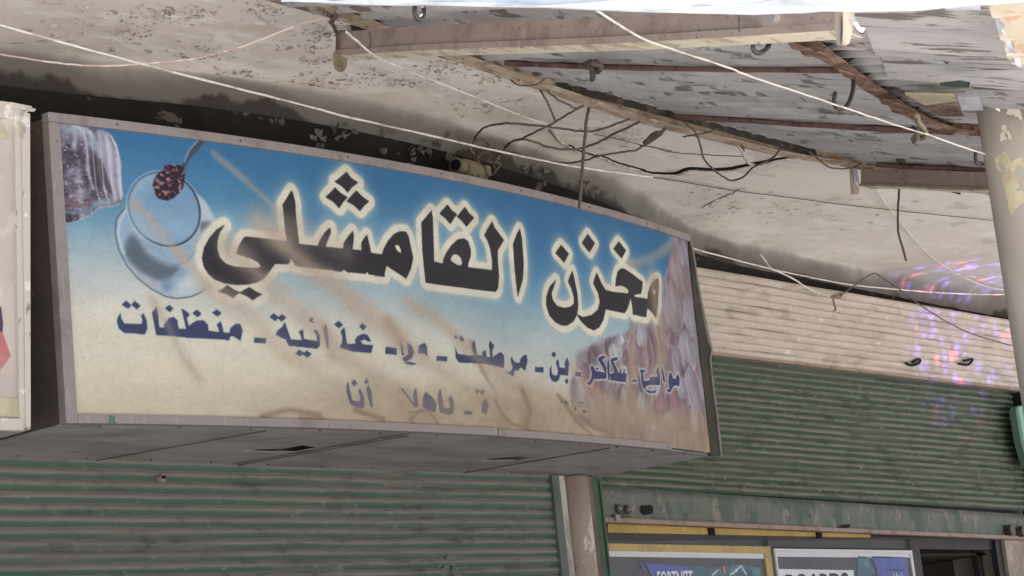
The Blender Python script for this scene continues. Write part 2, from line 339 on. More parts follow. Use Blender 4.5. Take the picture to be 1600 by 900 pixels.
Z2 = [(c2(x, y)+(rx/2.961, ry/2.961)) for x, y, rx, ry in [(300, 350, 130, 40), (450, 380, 130, 25), (60, 270, 70, 80), (700, 330, 130, 40), (130, 400, 120, 40), (600, 300, 80, 25), (860, 350, 80, 30)]]
flakes('paint_flakes', M['flake'], Z1+Z2, 720, lambda x, y: atZ(x, y, ZC-.001), (.009, .032), ceil, .004)
Z3 = [(250, 20, 170, 20), (120, 60, 110, 30), (760, 160, 80, 25), (1120, 320, 70, 40), (1300, 330, 120, 30), (960, 210, 60, 40)]
flakes('paint_flakes', M['flake_white'], Z3, 260, lambda x, y: atZ(x, y, ZC-.001), (.015, .06), ceil, .003)
# torn plaster edges on the ceiling
def px4(x0, y0, s, pts): return [(x0+a/s, y0+b/s) for a, b in pts]
crack = px4(1000, 130, 4.5, [(0, 610), (100, 630), (250, 632), (340, 600), (480, 605), (620, 600), (740, 577), (880, 550), (1000, 527), (1100, 524)])
MB().tube(spline([atZ(a, b, ZC-.006) for a, b in crack], 5, .001), [.002+.010*sin(pi*min(1, i/45.)) ** .7 for i in range(46)], 6).out('plaster_crack', M['black'], ceil, True)  # black tube paints the shadow gap under the sagging plaster
cp = [atZ(a, b+3, ZC-.004) for a, b in crack]
MB().tube(spline(cp, 5, .002), .009, 6).out('plaster_edge', M['flake_white'], ceil, True)
crack2 = px4(720, 60, 4.5, [(640, 640), (690, 720), (760, 760), (830, 800), (930, 830), (1000, 840), (1090, 880), (1200, 910), (1300, 940)])
MB().tube(spline([atZ(a, b, ZC-.004) for a, b in crack2], 5, .003), .008, 6).out('plaster_edge', M['flake_white'], ceil, True)
MB().tube(spline([atZ(a, b-2.5, ZC-.003) for a, b in crack2[2:]], 5, .002), .005, 6).out('plaster_crack', M['black'], ceil, True)
crack3 = px4(1000, 130, 4.5, [(440, 870), (520, 830), (600, 790), (650, 770), (700, 745)])
MB().tube(spline([atZ(a, b, ZC-.002) for a, b in crack3], 5, .003), .003, 5).out('plaster_crack', M['black'], ceil, True)
# loose paint curls hanging on the sooty, shaded lintel
def lint(x, y): 
    v = .3
    for _ in range(8):
        p = atY(x, y, v); v = sm(p[0], wx_, wy_)+.02
    return p
curlV = []; curlF = []
for (px, py, w, h, c) in [(505, 212, 30, 16, 9), (535, 208, 24, 18, 7), (600, 205, 16, 12, 4), (665, 232, 34, 16, 9), (640, 245, 22, 10, 4), (822, 268, 16, 10, 6), (845, 270, 16, 8, 5), (925, 298, 22, 10, 6), (690, 222, 16, 8, 3), (590, 238, 12, 6, 2), (905, 286, 14, 5, 2)]:
    for _ in range(c):
        q = lint(px+RS.normal()*w*.4, py+RS.normal()*h*.4); L = RS.uniform(.02, .06); N = 6; b = len(curlV); a = RS.normal(0, .5)
        for i in range(N):
            t = i/(N-1)
            for s in (0, 1):
                curlV.append((q[0]+L*t*cos(a)+RS.normal()*.002, q[1]-.004-.03*sin(pi*t)*s*RS.uniform(.4, 1), q[2]+L*t*sin(a)+s*L*RS.uniform(.2, .5)))
        for i in range(N-1): curlF.append((b+2*i, b+2*i+1, b+2*i+3, b+2*i+2))
o = obj('hanging_paint_curls', curlV, curlF, M['flake_soot_shade'], loc=(8, .3, 4.3)); o['kind'] = 'stuff'

# ================================================================== THE LONG SIGN
# printed banner: rasterised here from outlines laid out in the plane of the banner (metres), 2 mm texels
RES = 480.0
TW, TH = int((X1-X0)*RES), int((ZT-ZB)*RES)
gx, gz = np.meshgrid((np.arange(TW)+.5)/RES, (ZT-ZB)-(np.arange(TH)+.5)/RES)      # metres from the left edge / bottom
uu, vv = gx/(X1-X0), 1-gz/(ZT-ZB)                                               # 0..1, v downwards
def vnoise(sx, sy, seed, octv=4):
    rs = np.random.RandomState(seed); out_ = np.zeros((TH, TW)); amp = 1; tot = 0
    for o_ in range(octv):
        nx, ny = int(sx*2**o_)+2, int(sy*2**o_)+2; gr = rs.rand(ny+1, nx+1)
        X = uu*(nx-1); Yv = vv*(ny-1); xi = X.astype(int); yi = Yv.astype(int); fx = X-xi; fy = Yv-yi
        fx = fx*fx*(3-2*fx); fy = fy*fy*(3-2*fy)
        out_ += amp*((gr[yi, xi]*(1-fx)+gr[yi, xi+1]*fx)*(1-fy)+(gr[yi+1, xi]*(1-fx)+gr[yi+1, xi+1]*fx)*fy); tot += amp; amp *= .55
    return out_/tot
def gauss(a, s):                                  # separable gaussian, s in texels
    r = int(max(1, 3*s)); k = np.exp(-.5*(np.arange(-r, r+1)/s)**2); k /= k.sum()
    n = a.shape[1]+2*r; nf = 1 << int(np.ceil(np.log2(n)))
    K = np.fft.rfft(k, nf); a = np.pad(a, ((0, 0), (r, r)), mode='edge'); a = np.fft.irfft(np.fft.rfft(a, nf, axis=1)*K, nf, axis=1)[:, 2*r:2*r+TW]
    n = a.shape[0]+2*r; nf = 1 << int(np.ceil(np.log2(n)))
    K = np.fft.rfft(k, nf)[:, None]; a = np.pad(a, ((r, r), (0, 0)), mode='edge'); return np.fft.irfft(np.fft.rfft(a, nf, axis=0)*K, nf, axis=0)[2*r:2*r+TH]
def G2(px, py):
    p = atG(px, py); return (p[0]-X0, p[2]-ZB)
def crop(x0, y0, s): return lambda pts: [G2(x0+a/s, y0+b/s) for a, b in pts]
def smooth_poly(P, it=1):                         # round the corners slightly
    for _ in range(it):
        Q = []
        for i in range(len(P)):
            a, b = np.array(P[i]), np.array(P[(i+1) % len(P)]); Q += [tuple(a*.82+b*.18), tuple(a*.18+b*.82)]
        P = Q
    return P
def fill(msk, P, val=1.0):
    P = np.array(P); x0, x1 = P[:, 0].min(), P[:, 0].max(); z0, z1 = P[:, 1].min(), P[:, 1].max()
    i0, i1 = max(0, int(x0*RES)-1), min(TW, int(x1*RES)+2); H_ = ZT-ZB
    j0, j1 = max(0, int((H_-z1)*RES)-1), min(TH, int((H_-z0)*RES)+2)
    if i1 <= i0 or j1 <= j0: return msk
    X, Zz = gx[j0:j1, i0:i1], gz[j0:j1, i0:i1]; ins = np.zeros(X.shape, bool)
    for k in range(len(P)):
        xa, za = P[k]; xb, zb = P[(k+1) % len(P)]
        if za == zb: continue
        c = ((za > Zz) != (zb > Zz)) & (X < (xb-xa)*(Zz-za)/(zb-za)+xa); ins ^= c
    sub = msk[j0:j1, i0:i1]; sub[ins] = val; return msk
def stroke(pts, w):                               # soft distance-based line mask helper: returns distance field (m) near it
    d = np.full((TH, TW), 9.0); P = np.array(pts); H_ = ZT-ZB
    for k in range(len(P)-1):
        a, b = P[k], P[k+1]; m_ = w*3
        i0, i1 = max(0, int((min(a[0], b[0])-m_)*RES)), min(TW, int((max(a[0], b[0])+m_)*RES)+1)
        j0, j1 = max(0, int((H_-max(a[1], b[1])-m_)*RES)), min(TH, int((H_-min(a[1], b[1])+m_)*RES)+1)
        if i1 <= i0 or j1 <= j0: continue
        X, Zz = gx[j0:j1, i0:i1]-a[0], gz[j0:j1, i0:i1]-a[1]; v = b-a; L = max(1e-9, v@v)
        t = np.clip((X*v[0]+Zz*v[1])/L, 0, 1); dd = np.hypot(X-t*v[0], Zz-t*v[1]); d[j0:j1, i0:i1] = np.minimum(d[j0:j1, i0:i1], dd)
    return d
def rgb(*c): return np.array(c, float)/255
IMG = np.zeros((TH, TW, 3))
# ---- ground colour: blue above, fading to cream
n1 = vnoise(5, 3, 1); n2 = vnoise(40, 20, 2); n3 = vnoise(12, 6, 3)
vk = vv + (n1-.5)*.10 - .15*np.clip(uu-.1, 0, .55)-.05*np.sin(np.clip((uu-.42)/.5, 0, 1)*pi)
stops = [(-.3, (48, 104, 152)), (.06, (50, 108, 156)), (.22, (72, 128, 166)), (.34, (108, 152, 176)), (.44, (148, 172, 180)), (.54, (184, 190, 186)), (.64, (203, 200, 183)), (.8, (204, 196, 173)), (1.0, (196, 183, 158))]
for c in range(3): IMG[..., c] = np.interp(vk, [s[0] for s in stops], [s[1][c]/255 for s in stops])
def lay(mask, col):
    if not isinstance(col, np.ndarray) or col.ndim == 1: col = np.broadcast_to(np.array(col), IMG.shape)
    IMG[:] = IMG*(1-mask[..., None]) + col*mask[..., None]
C5, C3, C4, C6, C7 = crop(280, 250, 3.75), crop(560, 260, 3.75), crop(820, 330, 3.75), crop(160, 440, 3.75), crop(440, 460, 3.75)
CB, CN, CJ = crop(700, 500, 6.667), crop(860, 530, 6.0), crop(0, 150, 4.4444)
PXL = lambda pts: [G2(a, b) for a, b in pts]
# ---- jar of grains, top left
jar = fill(np.zeros((TH, TW)), smooth_poly(CJ([(380, 170), (520, 195), (560, 190), (610, 205), (640, 230), (720, 235), (780, 265), (820, 340), (845, 440), (850, 560), (860, 680), (845, 745), (800, 765), (700, 770), (640, 820), (560, 860), (480, 885), (420, 870), (395, 500)]), 2))
jar = gauss(jar, 1.2)
jx = (gx-G2(90, 260)[0]); tex1 = vnoise(150, 60, 11); tex2 = vnoise(380, 130, 12, 3); st = vnoise(110, 8, 13)
base = np.stack([np.interp(st*.6+tex1*.4, [.25, .45, .6, .8], v_) for v_ in ([.22, .33, .50, .74], [.19, .28, .46, .76], [.22, .33, .53, .80])], -1)
jz = gz; ymid = G2(110, 300)[1]; pink = np.clip((ymid-jz)/.06, 0, 1)*np.clip((jz-G2(110, 338)[1])/.03, 0, 1)*(tex2 > .43)
base = base*(1-pink[..., None]*.6)+rgb(134, 100, 114)*pink[..., None]*.6
sp = ((tex2 > .66) & (vnoise(90, 40, 14) > .5)).astype(float)[..., None]; base = base*(1-sp*.7)+rgb(176, 158, 170)*sp*.7
lay(jar*.96, base)
for pts, w, c_, a_ in [([(515, 200), (550, 215), (590, 260), (605, 330), (612, 430), (620, 520), (650, 640)], .007, (190, 198, 208), .7), ([(600, 235), (640, 260), (675, 330), (690, 430), (700, 560), (740, 660)], .010, (196, 204, 214), .8),
                       ([(700, 240), (740, 300), (760, 420), (775, 560), (800, 690)], .020, (172, 164, 190), .75), ([(770, 265), (815, 350), (835, 460), (840, 580), (845, 700)], .011, (206, 204, 216), .85),
                       ([(700, 440), (715, 540), (750, 640), (790, 690)], .006, (66, 52, 62), .9), ([(765, 290), (800, 350), (815, 420)], .005, (80, 60, 80), .8), ([(520, 230), (530, 300), (520, 360)], .012, (160, 172, 190), .6),
                       ([(440, 200), (445, 280), (440, 340)], .010, (150, 156, 170), .5), ([(440, 800), (520, 810), (620, 790), (700, 740)], .008, (90, 128, 150), .8), ([(420, 872), (480, 885), (560, 862), (640, 822), (700, 772), (800, 766), (846, 746)], .004, (214, 224, 228), .8),
                       ([(430, 850), (500, 858)], .006, (40, 60, 84), .8)]:
    d = stroke(CJ(pts), w*2); lay(np.exp(-(d/w)**2)*a_*jar, rgb(*c_))
for pts, c_, a_, bl in (([(690, 250), (760, 262), (815, 340), (840, 450), (845, 600), (850, 700), (800, 740), (745, 640), (715, 520), (700, 400)], (168, 166, 186), .72, 5), ([(600, 245), (660, 240), (690, 330), (690, 420), (640, 400), (610, 320)], (126, 142, 162), .6, 5),
        ([(740, 320), (790, 330), (800, 470), (770, 500), (745, 420)], (190, 188, 204), .6, 5), ([(400, 180), (520, 200), (600, 250), (560, 270), (480, 240), (400, 240)], (164, 178, 196), .6, 4), ([(640, 760), (700, 700), (790, 720), (800, 758), (700, 765)], (150, 172, 186), .7, 4), ([(500, 300), (530, 320), (525, 375), (500, 350)], (200, 206, 216), .7, 4),
        ([(620, 330), (690, 420), (720, 560), (740, 650), (660, 620), (630, 500)], (58, 46, 58), .75, 4), ([(705, 430), (740, 520), (790, 660), (770, 690), (735, 620)], (72, 54, 66), .8, 2)):
    lay(np.clip(gauss(fill(np.zeros((TH, TW)), smooth_poly(CJ(pts), 2)), bl), 0, 1)*a_*jar, rgb(*c_))
for k in range(9):
    x_ = 600+k*28; d = stroke(CJ([(x_, 235+k*4), (x_+18, 330), (x_+30, 480), (x_+45, 640), (x_+70, 720)]), .012); lay(np.exp(-(d/.0035)**2)*(.5 if k % 2 else .35)*jar, rgb(206, 210, 220) if k % 2 else rgb(84, 80, 100))
# ---- cup with saucer, seen from above
def petal(cx, cy, rx, ry, rot=0):
    c0 = G2(cx, cy); ax = G2(cx+rx, cy)[0]-c0[0]; az = c0[1]-G2(cx, cy+ry)[1]; X, Zz = gx-c0[0], gz-c0[1]
    ca, sa = cos(rot), sin(rot); a = (X*ca+Zz*sa)/ax; b = (-X*sa+Zz*ca)/az; w = np.sqrt(np.clip(1-np.abs(np.clip(b, -1, 1))**1.5, .02, 1))*(1-.30*b)
    return np.maximum(np.abs(a+.18*np.sin(b*2+cx))/w, np.abs(b)), a
def ell(cx, cy, rx, ry, rot=0):
    c0 = G2(cx, cy); ax = G2(cx+rx, cy)[0]-c0[0]; az = c0[1]-G2(cx, cy+ry)[1]; X, Zz = gx-c0[0], gz-c0[1]
    ca, sa = cos(rot), sin(rot); a = (X*ca+Zz*sa)/ax; b = (-X*sa+Zz*ca)/az; return np.hypot(a, b), min(ax, az)
CU = crop(160, 200, 3.214)
def blob(pts, col, a_, bl): lay(np.clip(gauss(fill(np.zeros((TH, TW)), smooth_poly(CU(pts), 2)), bl), 0, 1)*a_, rgb(*col))
shade = vnoise(8, 5, 21)
SAU = [(110, 405), (75, 450), (68, 520), (85, 610), (125, 690), (180, 755), (250, 810), (320, 845), (380, 855), (450, 845), (505, 820), (548, 788), (590, 700), (600, 560), (570, 450), (530, 380), (470, 320), (400, 290), (250, 300), (160, 350)]
blob(SAU, (156, 176, 194), .82, 2); blob([(480, 330), (530, 380), (565, 450), (540, 470), (495, 465)], (176, 188, 198), .8, 3)
blob([(80, 480), (140, 400), (160, 500), (110, 610)], (128, 158, 186), .7, 6)
blob([(150, 520), (108, 590), (125, 660), (190, 725), (270, 765), (340, 765), (410, 690), (330, 690), (230, 640), (185, 560)], (78, 90, 104), .88, 5)
blob([(130, 680), (210, 750), (290, 790), (280, 815), (200, 765)], (166, 158, 146), .75, 5); blob([(290, 770), (360, 770), (420, 700), (440, 720), (380, 800), (310, 830)], (84, 122, 160), .75, 6)
blob([(350, 790), (420, 740), (500, 740), (530, 790), (440, 835), (360, 840)], (186, 192, 194), .85, 8); blob([(430, 640), (500, 600), (560, 660), (560, 760), (450, 760)], (190, 184, 170), .75, 10)
blob([(175, 520), (205, 600), (270, 655), (350, 685), (410, 685), (470, 650), (490, 560), (480, 480), (300, 590)], (134, 160, 184), .95, 2.5)
blob([(490, 475), (530, 465), (560, 475), (540, 500), (495, 530)], (72, 78, 98), .9, 3)
blob([(330, 600), (400, 600), (430, 660), (400, 684), (370, 660)], (166, 154, 146), .7, 4)
for pts, w, c_, a_ in (([(112, 405), (75, 450), (68, 520), (85, 610), (125, 690), (180, 755), (250, 810), (320, 845), (380, 855), (450, 845), (505, 820), (548, 788)], .0035, (74, 84, 100), .85), ([(120, 412), (90, 470), (84, 540), (112, 630)], .005, (190, 204, 216), .6),
                       ([(185, 560), (230, 630), (300, 672), (370, 688), (430, 672), (480, 600)], .003, (92, 104, 124), .5)):
    d = stroke(CU(pts), w*3); lay(np.exp(-(d/w)**2)*a_, rgb(*c_))
e2, s2_ = ell(258.5, 326.5, 54.5, 57, .25); rim = gauss((e2 < 1).astype(float), 1.5)
lay(rim*.96, rgb(104, 146, 180)+(shade[..., None]-.5)*.12)
lay(rim*np.clip(e2*1.6-.75, 0, 1)*.55*(gx < G2(258, 327)[0]), rgb(176, 190, 200)); lay(rim*gauss(np.exp(-((gz-G2(258, 350)[1])/.09)**2), 3)*.35, rgb(150, 172, 192))
lay(np.exp(-(((e2-1)*s2_)/.0055)**2)*np.clip(.55+.6*((gx-G2(258, 327)[0])/.13)-.35*((gz-G2(258, 327)[1])/.13), .35, 1), rgb(44, 56, 70)); lay(np.exp(-(((e2-1.05)*s2_)/.003)**2)*.45, rgb(200, 212, 222))
sp_ = fill(np.zeros((TH, TW)), smooth_poly(CJ([(1380, 305), (1425, 310), (1390, 360), (1340, 410), (1305, 460), (1290, 500), (1255, 490), (1270, 460), (1300, 420), (1330, 350)]), 1)); lay(gauss(sp_, 1)*.95, rgb(62, 72, 84))
d = stroke(CJ([(1375, 310), (1320, 370), (1280, 455)]), .01); lay(np.exp(-(d/.004)**2)*.7, rgb(150, 166, 180))
gr = fill(np.zeros((TH, TW)), smooth_poly(CJ([(1150, 480), (1200, 470), (1250, 478), (1290, 495), (1285, 560), (1275, 630), (1250, 670), (1210, 705), (1170, 728), (1120, 718), (1085, 705), (1080, 660), (1058, 635), (1070, 590), (1090, 545), (1130, 510)]), 1))
gt = vnoise(260, 90, 31, 3); gcol = np.where((gt > .64)[..., None], rgb(146, 108, 120), np.where((gt > .52)[..., None], rgb(88, 58, 70), rgb(44, 34, 44)))
lay(gauss(gr, 1), gcol)
# ---- nuts spilling down the right end
rs = np.random.RandomState(9)
npoly = fill(np.zeros((TH, TW)), smooth_poly(PXL([(1058, 362), (1080, 362), (1120, 715), (1000, 690), (900, 660), (890, 600), (905, 575), (900, 555), (925, 540), (945, 530), (985, 520), (985, 500), (1000, 478), (1025, 470), (1040, 430), (1050, 395)]), 1))
npoly = np.clip(gauss(npoly, 7), 0, 1)*(.80+.2*n1)
pal = [(112, 94, 108), (134, 116, 134), (152, 148, 160), (126, 94, 104), (146, 122, 124), (100, 84, 92), (148, 154, 164), (116, 88, 108), (132, 112, 114)]
lay(npoly*.9, rgb(120, 98, 118)+(n3[..., None]-.5)*.3)
for k in range(420):
    px, py = rs.uniform(895, 1112), rs.uniform(372, 705)
    c0 = G2(px, py); jj, ii = int((ZT-ZB-c0[1])*RES), int(c0[0]*RES)
    if not (0 <= jj < TH and 0 <= ii < TW) or npoly[jj, ii] < .6: continue
    L, Wd, an = rs.uniform(.06, .11), rs.uniform(.034, .055), rs.normal(1.5, .38); r_ = int(.11*RES)
    j0, j1, i0, i1 = max(0, jj-r_), min(TH, jj+r_), max(0, ii-r_), min(TW, ii+r_)
    X, Zz = gx[j0:j1, i0:i1]-c0[0], gz[j0:j1, i0:i1]-c0[1]; a = (X*cos(an)+Zz*sin(an))/L; b = (-X*sin(an)+Zz*cos(an))/(Wd*(1-.35*a))
    wq = np.sqrt(np.clip(1-np.abs(np.clip(a, -1, 1))**1.5, .02, 1)); e = np.maximum(np.abs(b)/wq, np.abs(a)); m_ = np.clip((1-e)*6, 0, .85)*np.clip(npoly[j0:j1, i0:i1]*1.5-.3, 0, 1); c_ = rgb(*pal[rs.randint(len(pal))])*rs.uniform(.82, 1.15)
    sh = (1-.30*np.clip(b+.2, 0, 1)+.18*np.clip(-b, 0, 1)+.09*np.sin(b*13+k))[..., None]
    ol = (np.exp(-((e-.93)/.05)**2)*rs.uniform(0, .35))[..., None]; cc = np.clip(c_*sh, 0, 1)*(1-ol)+rgb(190, 184, 198)*ol
    IMG[j0:j1, i0:i1] = IMG[j0:j1, i0:i1]*(1-m_[..., None])+cc*m_[..., None]
CR = lambda x, y: (900+x/2.647, 380+y/2.647)
for (x, y, rx, ry, rot, c_) in [(430, 100, 44, 105, .12, (150, 126, 132)), (455, 40, 30, 60, .1, (150, 142, 160)), (480, 300, 38, 80, -.1, (146, 142, 160)), (405, 250, 40, 110, .05, (148, 132, 136)), (465, 430, 34, 70, .1, (156, 154, 170)), (420, 470, 22, 60, .15, (138, 128, 148)),
                                (272, 380, 22, 45, .2, (168, 172, 184)), (243, 440, 26, 65, -.15, (132, 96, 128)), (205, 470, 16, 40, -.2, (98, 76, 84)), (160, 445, 34, 34, .4, (172, 182, 186)), (38, 520, 24, 30, 0, (130, 92, 122)), (95, 615, 30, 55, .1, (146, 98, 112)), (140, 640, 26, 60, -.3, (140, 118, 122)),
                                (355, 660, 22, 52, -.1, (150, 98, 112)), (408, 650, 24, 60, .15, (146, 96, 110)), (450, 710, 28, 70, .02, (136, 94, 112)), (395, 735, 24, 40, -.1, (170, 176, 186)), (280, 680, 24, 70, -.35, (154, 160, 172)), (320, 710, 26, 50, -.2, (126, 94, 108)), (470, 560, 20, 60, -.15, (160, 168, 186)), (500, 640, 22, 80, -.1, (150, 136, 158)), (490, 720, 16, 60, 0, (176, 178, 192)), (440, 600, 18, 50, -.3, (150, 160, 178))]:
    x, y = CR(x, y); e, a = petal(x, y, rx/2.647, ry/2.647, rot)
    ln = .06*np.sin(a*9+3*n3)+.12*(vnoise(120, 16, 7, 3)-.5)
    lay(np.clip((1-e)*6, 0, .88)*npoly, rgb(*c_)*(1.02-.20*np.clip(e, 0, 1)-.16*np.clip(a, -1, 1)+ln)[..., None]); lay(np.exp(-((e-.98)/.03)**2)*.35*npoly*(n3 > .45), rgb(186, 180, 194))
IMG[:] = IMG*(1-npoly[..., None]) + (np.stack([gauss(IMG[..., c], 1.2) for c in range(3)], -1)*.80+rgb(188, 176, 178)*.20)*npoly[..., None]
# ---- headline
SH = [C5([(275, 375), (245, 425), (232, 470), (230, 520), (245, 570), (280, 605), (330, 622), (400, 628), (460, 630), (482, 622), (465, 600), (430, 580), (375, 560), (340, 548), (350, 510), (370, 470), (385, 448), (410, 447), (640, 472), (660, 540), (665, 575), (648, 608), (600, 608), (565, 608), (535, 650), (505, 690), (470, 712), (410, 728), (340, 732), (270, 722), (215, 700), (175, 665), (148, 620), (138, 570), (150, 510), (180, 455), (225, 405)]),
      C5([(662, 175), (672, 190), (685, 240), (695, 370), (710, 492), (690, 520), (650, 500), (638, 475), (625, 400), (607, 262), (630, 225)]),
      C5([(638, 471), (710, 488), (812, 500), (865, 505), (960, 518), (1015, 525), (1065, 530), (1125, 542), (1210, 552), (1210, 682), (1110, 670), (1100, 655), (1090, 668), (985, 658), (965, 642), (950, 655), (835, 640), (690, 618), (665, 575), (655, 600), (640, 540)]),
      C5([(890, 392), (893, 425), (880, 460), (862, 508), (850, 530), (815, 502), (830, 465), (860, 420)]),
      C5([(1015, 415), (1021, 440), (1018, 480), (1012, 530), (960, 522), (963, 485), (985, 450)]),
      C5([(1100, 435), (1112, 480), (1125, 545), (1065, 535), (1063, 487), (1080, 460)]),
      C3([(140, 515), (145, 505), (152, 480), (175, 435), (210, 395), (245, 378), (285, 380), (300, 410), (312, 470), (325, 535), (310, 600), (285, 657), (240, 625), (172, 580), (163, 610), (155, 645), (100, 642), (80, 560)]),
      C5([(985, 65), (1010, 102), (1052, 132), (1020, 155), (992, 190), (958, 152), (915, 125), (950, 98)]), C5([(920, 157), (950, 190), (992, 217), (965, 245), (940, 282), (905, 243), (862, 215), (890, 188)]), C5([(1040, 177), (1072, 212), (1112, 243), (1085, 268), (1060, 300), (1025, 265), (982, 240), (1010, 210)]),
      C5([(285, 730), (325, 758), (362, 775), (338, 790), (320, 808), (280, 785), (232, 768), (262, 750)]), C5([(415, 742), (455, 768), (495, 785), (465, 800), (435, 822), (395, 795), (352, 778), (382, 760)]),
      C3([(430, 255), (437, 300), (440, 400), (448, 555), (497, 568), (500, 540), (520, 500), (550, 460), (590, 425), (625, 418), (650, 435), (665, 480), (668, 520), (655, 560), (650, 588), (780, 607), (783, 560), (775, 480), (760, 430), (743, 402), (765, 360), (788, 318), (800, 355), (830, 400), (852, 432), (820, 490), (818, 560), (822, 640), (815, 715), (800, 737), (700, 722), (395, 680), (380, 500), (370, 328), (400, 290)]),
      C3([(525, 222), (550, 255), (582, 280), (562, 308), (545, 338), (515, 305), (477, 275), (500, 248)]), C3([(630, 235), (655, 270), (688, 298), (662, 325), (640, 353), (612, 320), (580, 292), (605, 262)]),
      C3([(948, 362), (960, 420), (968, 560), (965, 660), (938, 768), (925, 680), (910, 560), (902, 455), (925, 400)]),
      C4([(285, 345), (300, 400), (315, 470), (320, 540), (312, 600), (290, 645), (255, 668), (220, 668), (180, 650), (145, 610), (127, 550), (130, 500), (150, 440), (185, 398), (178, 430), (163, 480), (170, 520), (195, 552), (235, 565), (270, 558), (290, 540), (290, 500), (275, 450), (255, 410), (270, 375)]),
      C4([(215, 195), (262, 248), (235, 302), (180, 245)]), C4([(375, 130), (418, 185), (390, 240), (340, 185)]), C4([(552, 175), (592, 230), (570, 278), (522, 220)]),
      C4([(430, 355), (445, 390), (460, 430), (480, 462), (540, 475), (600, 482), (608, 465), (590, 447), (560, 437), (528, 440), (530, 400), (540, 355), (565, 333), (590, 338), (630, 365), (665, 395), (692, 412), (690, 450), (685, 482), (650, 488), (645, 498), (720, 512), (722, 480), (735, 440), (760, 402), (785, 392), (788, 440), (783, 540), (770, 628), (745, 590), (722, 568), (718, 620), (632, 605), (630, 560), (620, 510), (600, 570), (585, 597), (520, 585), (472, 575), (460, 640), (440, 680), (410, 697), (370, 680), (330, 640), (305, 600), (350, 618), (400, 605), (430, 575), (440, 530), (432, 480), (405, 420), (415, 390)])]
HOLES = [C3([(215, 460), (240, 462), (253, 490), (254, 508), (230, 492)]), C3([(540, 545), (560, 515), (585, 512), (608, 530), (618, 568), (602, 580), (570, 567)]), C4([(755, 455), (768, 460), (768, 488), (757, 482)])]
hm = np.zeros((TH, TW))
for P in SH: fill(hm, P)
for P in HOLES: fill(hm, smooth_poly(P), 0.0)
def dilate(m_, r):
    R_ = int(r*RES); yy, xx = np.mgrid[-R_:R_+1, -R_:R_+1]; kk = (xx*xx+yy*yy <= R_*R_).astype(float)
    s0, s1 = TH+2*R_, TW+2*R_; f0, f1 = 1 << int(np.ceil(np.log2(s0))), 1 << int(np.ceil(np.log2(s1)))
    return (np.fft.irfft2(np.fft.rfft2(m_, (f0, f1))*np.fft.rfft2(kk, (f0, f1)), (f0, f1))[R_:R_+TH, R_:R_+TW] > .5).astype(float)
halo = dilate(hm, .036)
lay(np.clip(gauss(halo, 22)*1.0, 0, 1)*.75, rgb(150, 178, 190)); lay(np.clip(gauss(halo, 8)*1.15, 0, 1)*.8, rgb(184, 184, 164))
lay(gauss(halo, 1.6)*.95, rgb(208, 204, 186)+(n2[..., None]-.5)*.05)
lay(gauss(hm, .9), rgb(48, 46, 52)+(n3[..., None]-.5)*.06)
# ---- second and third lines of writing
L1 = [C6(p) for p in ([(110, 185), (112, 215), (130, 245), (235, 248), (234, 220), (228, 198), (243, 185), (262, 230), (265, 275), (250, 308), (130, 298), (100, 275), (88, 235), (95, 200)], [(140, 110), (170, 138), (152, 158), (115, 135)], [(190, 112), (225, 140), (205, 162), (170, 135)],
      [(320, 145), (330, 190), (337, 265), (365, 268), (370, 245), (395, 212), (425, 205), (445, 225), (452, 272), (510, 275), (520, 250), (560, 225), (600, 225), (625, 250), (628, 285), (690, 295), (685, 270), (675, 250), (700, 230), (708, 260), (715, 295), (750, 298), (755, 270), (785, 245), (810, 245), (825, 285), (812, 345), (775, 320), (755, 318), (745, 342), (680, 335), (500, 325), (400, 315), (318, 310), (305, 240), (293, 180)],
      [(468, 155), (500, 175), (518, 190), (500, 212), (508, 240), (522, 278), (500, 285), (485, 225)], [(395, 135), (420, 155), (400, 178), (370, 155)], [(560, 162), (588, 185), (565, 207), (533, 183)], [(678, 160), (705, 182), (682, 202), (650, 180)], [(893, 325), (962, 332), (960, 360), (890, 355)],
      [(1010, 183), (1040, 207), (1020, 230), (985, 205)], [(1058, 188), (1083, 210), (1055, 232), (1032, 210)])]
L1 += [C7(p) for p in ([(25, 160), (38, 200), (60, 262), (120, 266), (115, 240), (103, 215), (128, 205), (132, 260), (170, 268), (205, 272), (203, 240), (185, 212), (205, 208), (222, 240), (222, 300), (205, 318), (100, 305), (45, 298), (30, 262), (0, 250), (-30, 235), (-18, 210), (8, 190)],
      [(105, 322), (135, 342), (110, 362), (85, 345)], [(148, 327), (175, 348), (152, 370), (125, 350)], [(170, 135), (190, 140), (178, 152), (192, 165), (160, 160)], [(258, 172), (268, 210), (275, 320), (262, 310), (243, 205)], [(332, 155), (360, 177), (335, 198), (307, 175)],
      [(368, 192), (375, 230), (385, 288), (405, 290), (440, 285), (432, 270), (445, 245), (475, 230), (510, 235), (530, 272), (515, 275), (490, 262), (465, 270), (480, 290), (545, 295), (530, 342), (430, 335), (340, 310), (355, 285), (358, 250), (345, 215)], [(478, 167), (503, 188), (480, 210), (455, 185)], [(618, 303), (680, 312), (680, 352), (615, 345)],
      [(805, 300), (840, 282), (855, 300), (858, 362), (835, 345), (800, 345)], [(735, 280), (765, 300), (778, 335), (768, 370), (745, 385), (725, 392), (760, 395), (795, 405), (770, 412), (735, 405), (712, 375), (745, 350)], [(700, 285), (712, 300), (722, 360), (710, 350)], [(915, 358), (975, 362), (975, 390), (912, 387)],
      [(1020, 300), (1030, 345), (1045, 358), (1110, 368), (1140, 360), (1120, 330), (1118, 290), (1132, 268), (1140, 320), (1145, 360), (1180, 370), (1178, 335), (1192, 325), (1205, 380), (1180, 405), (1040, 398), (1022, 370)])]
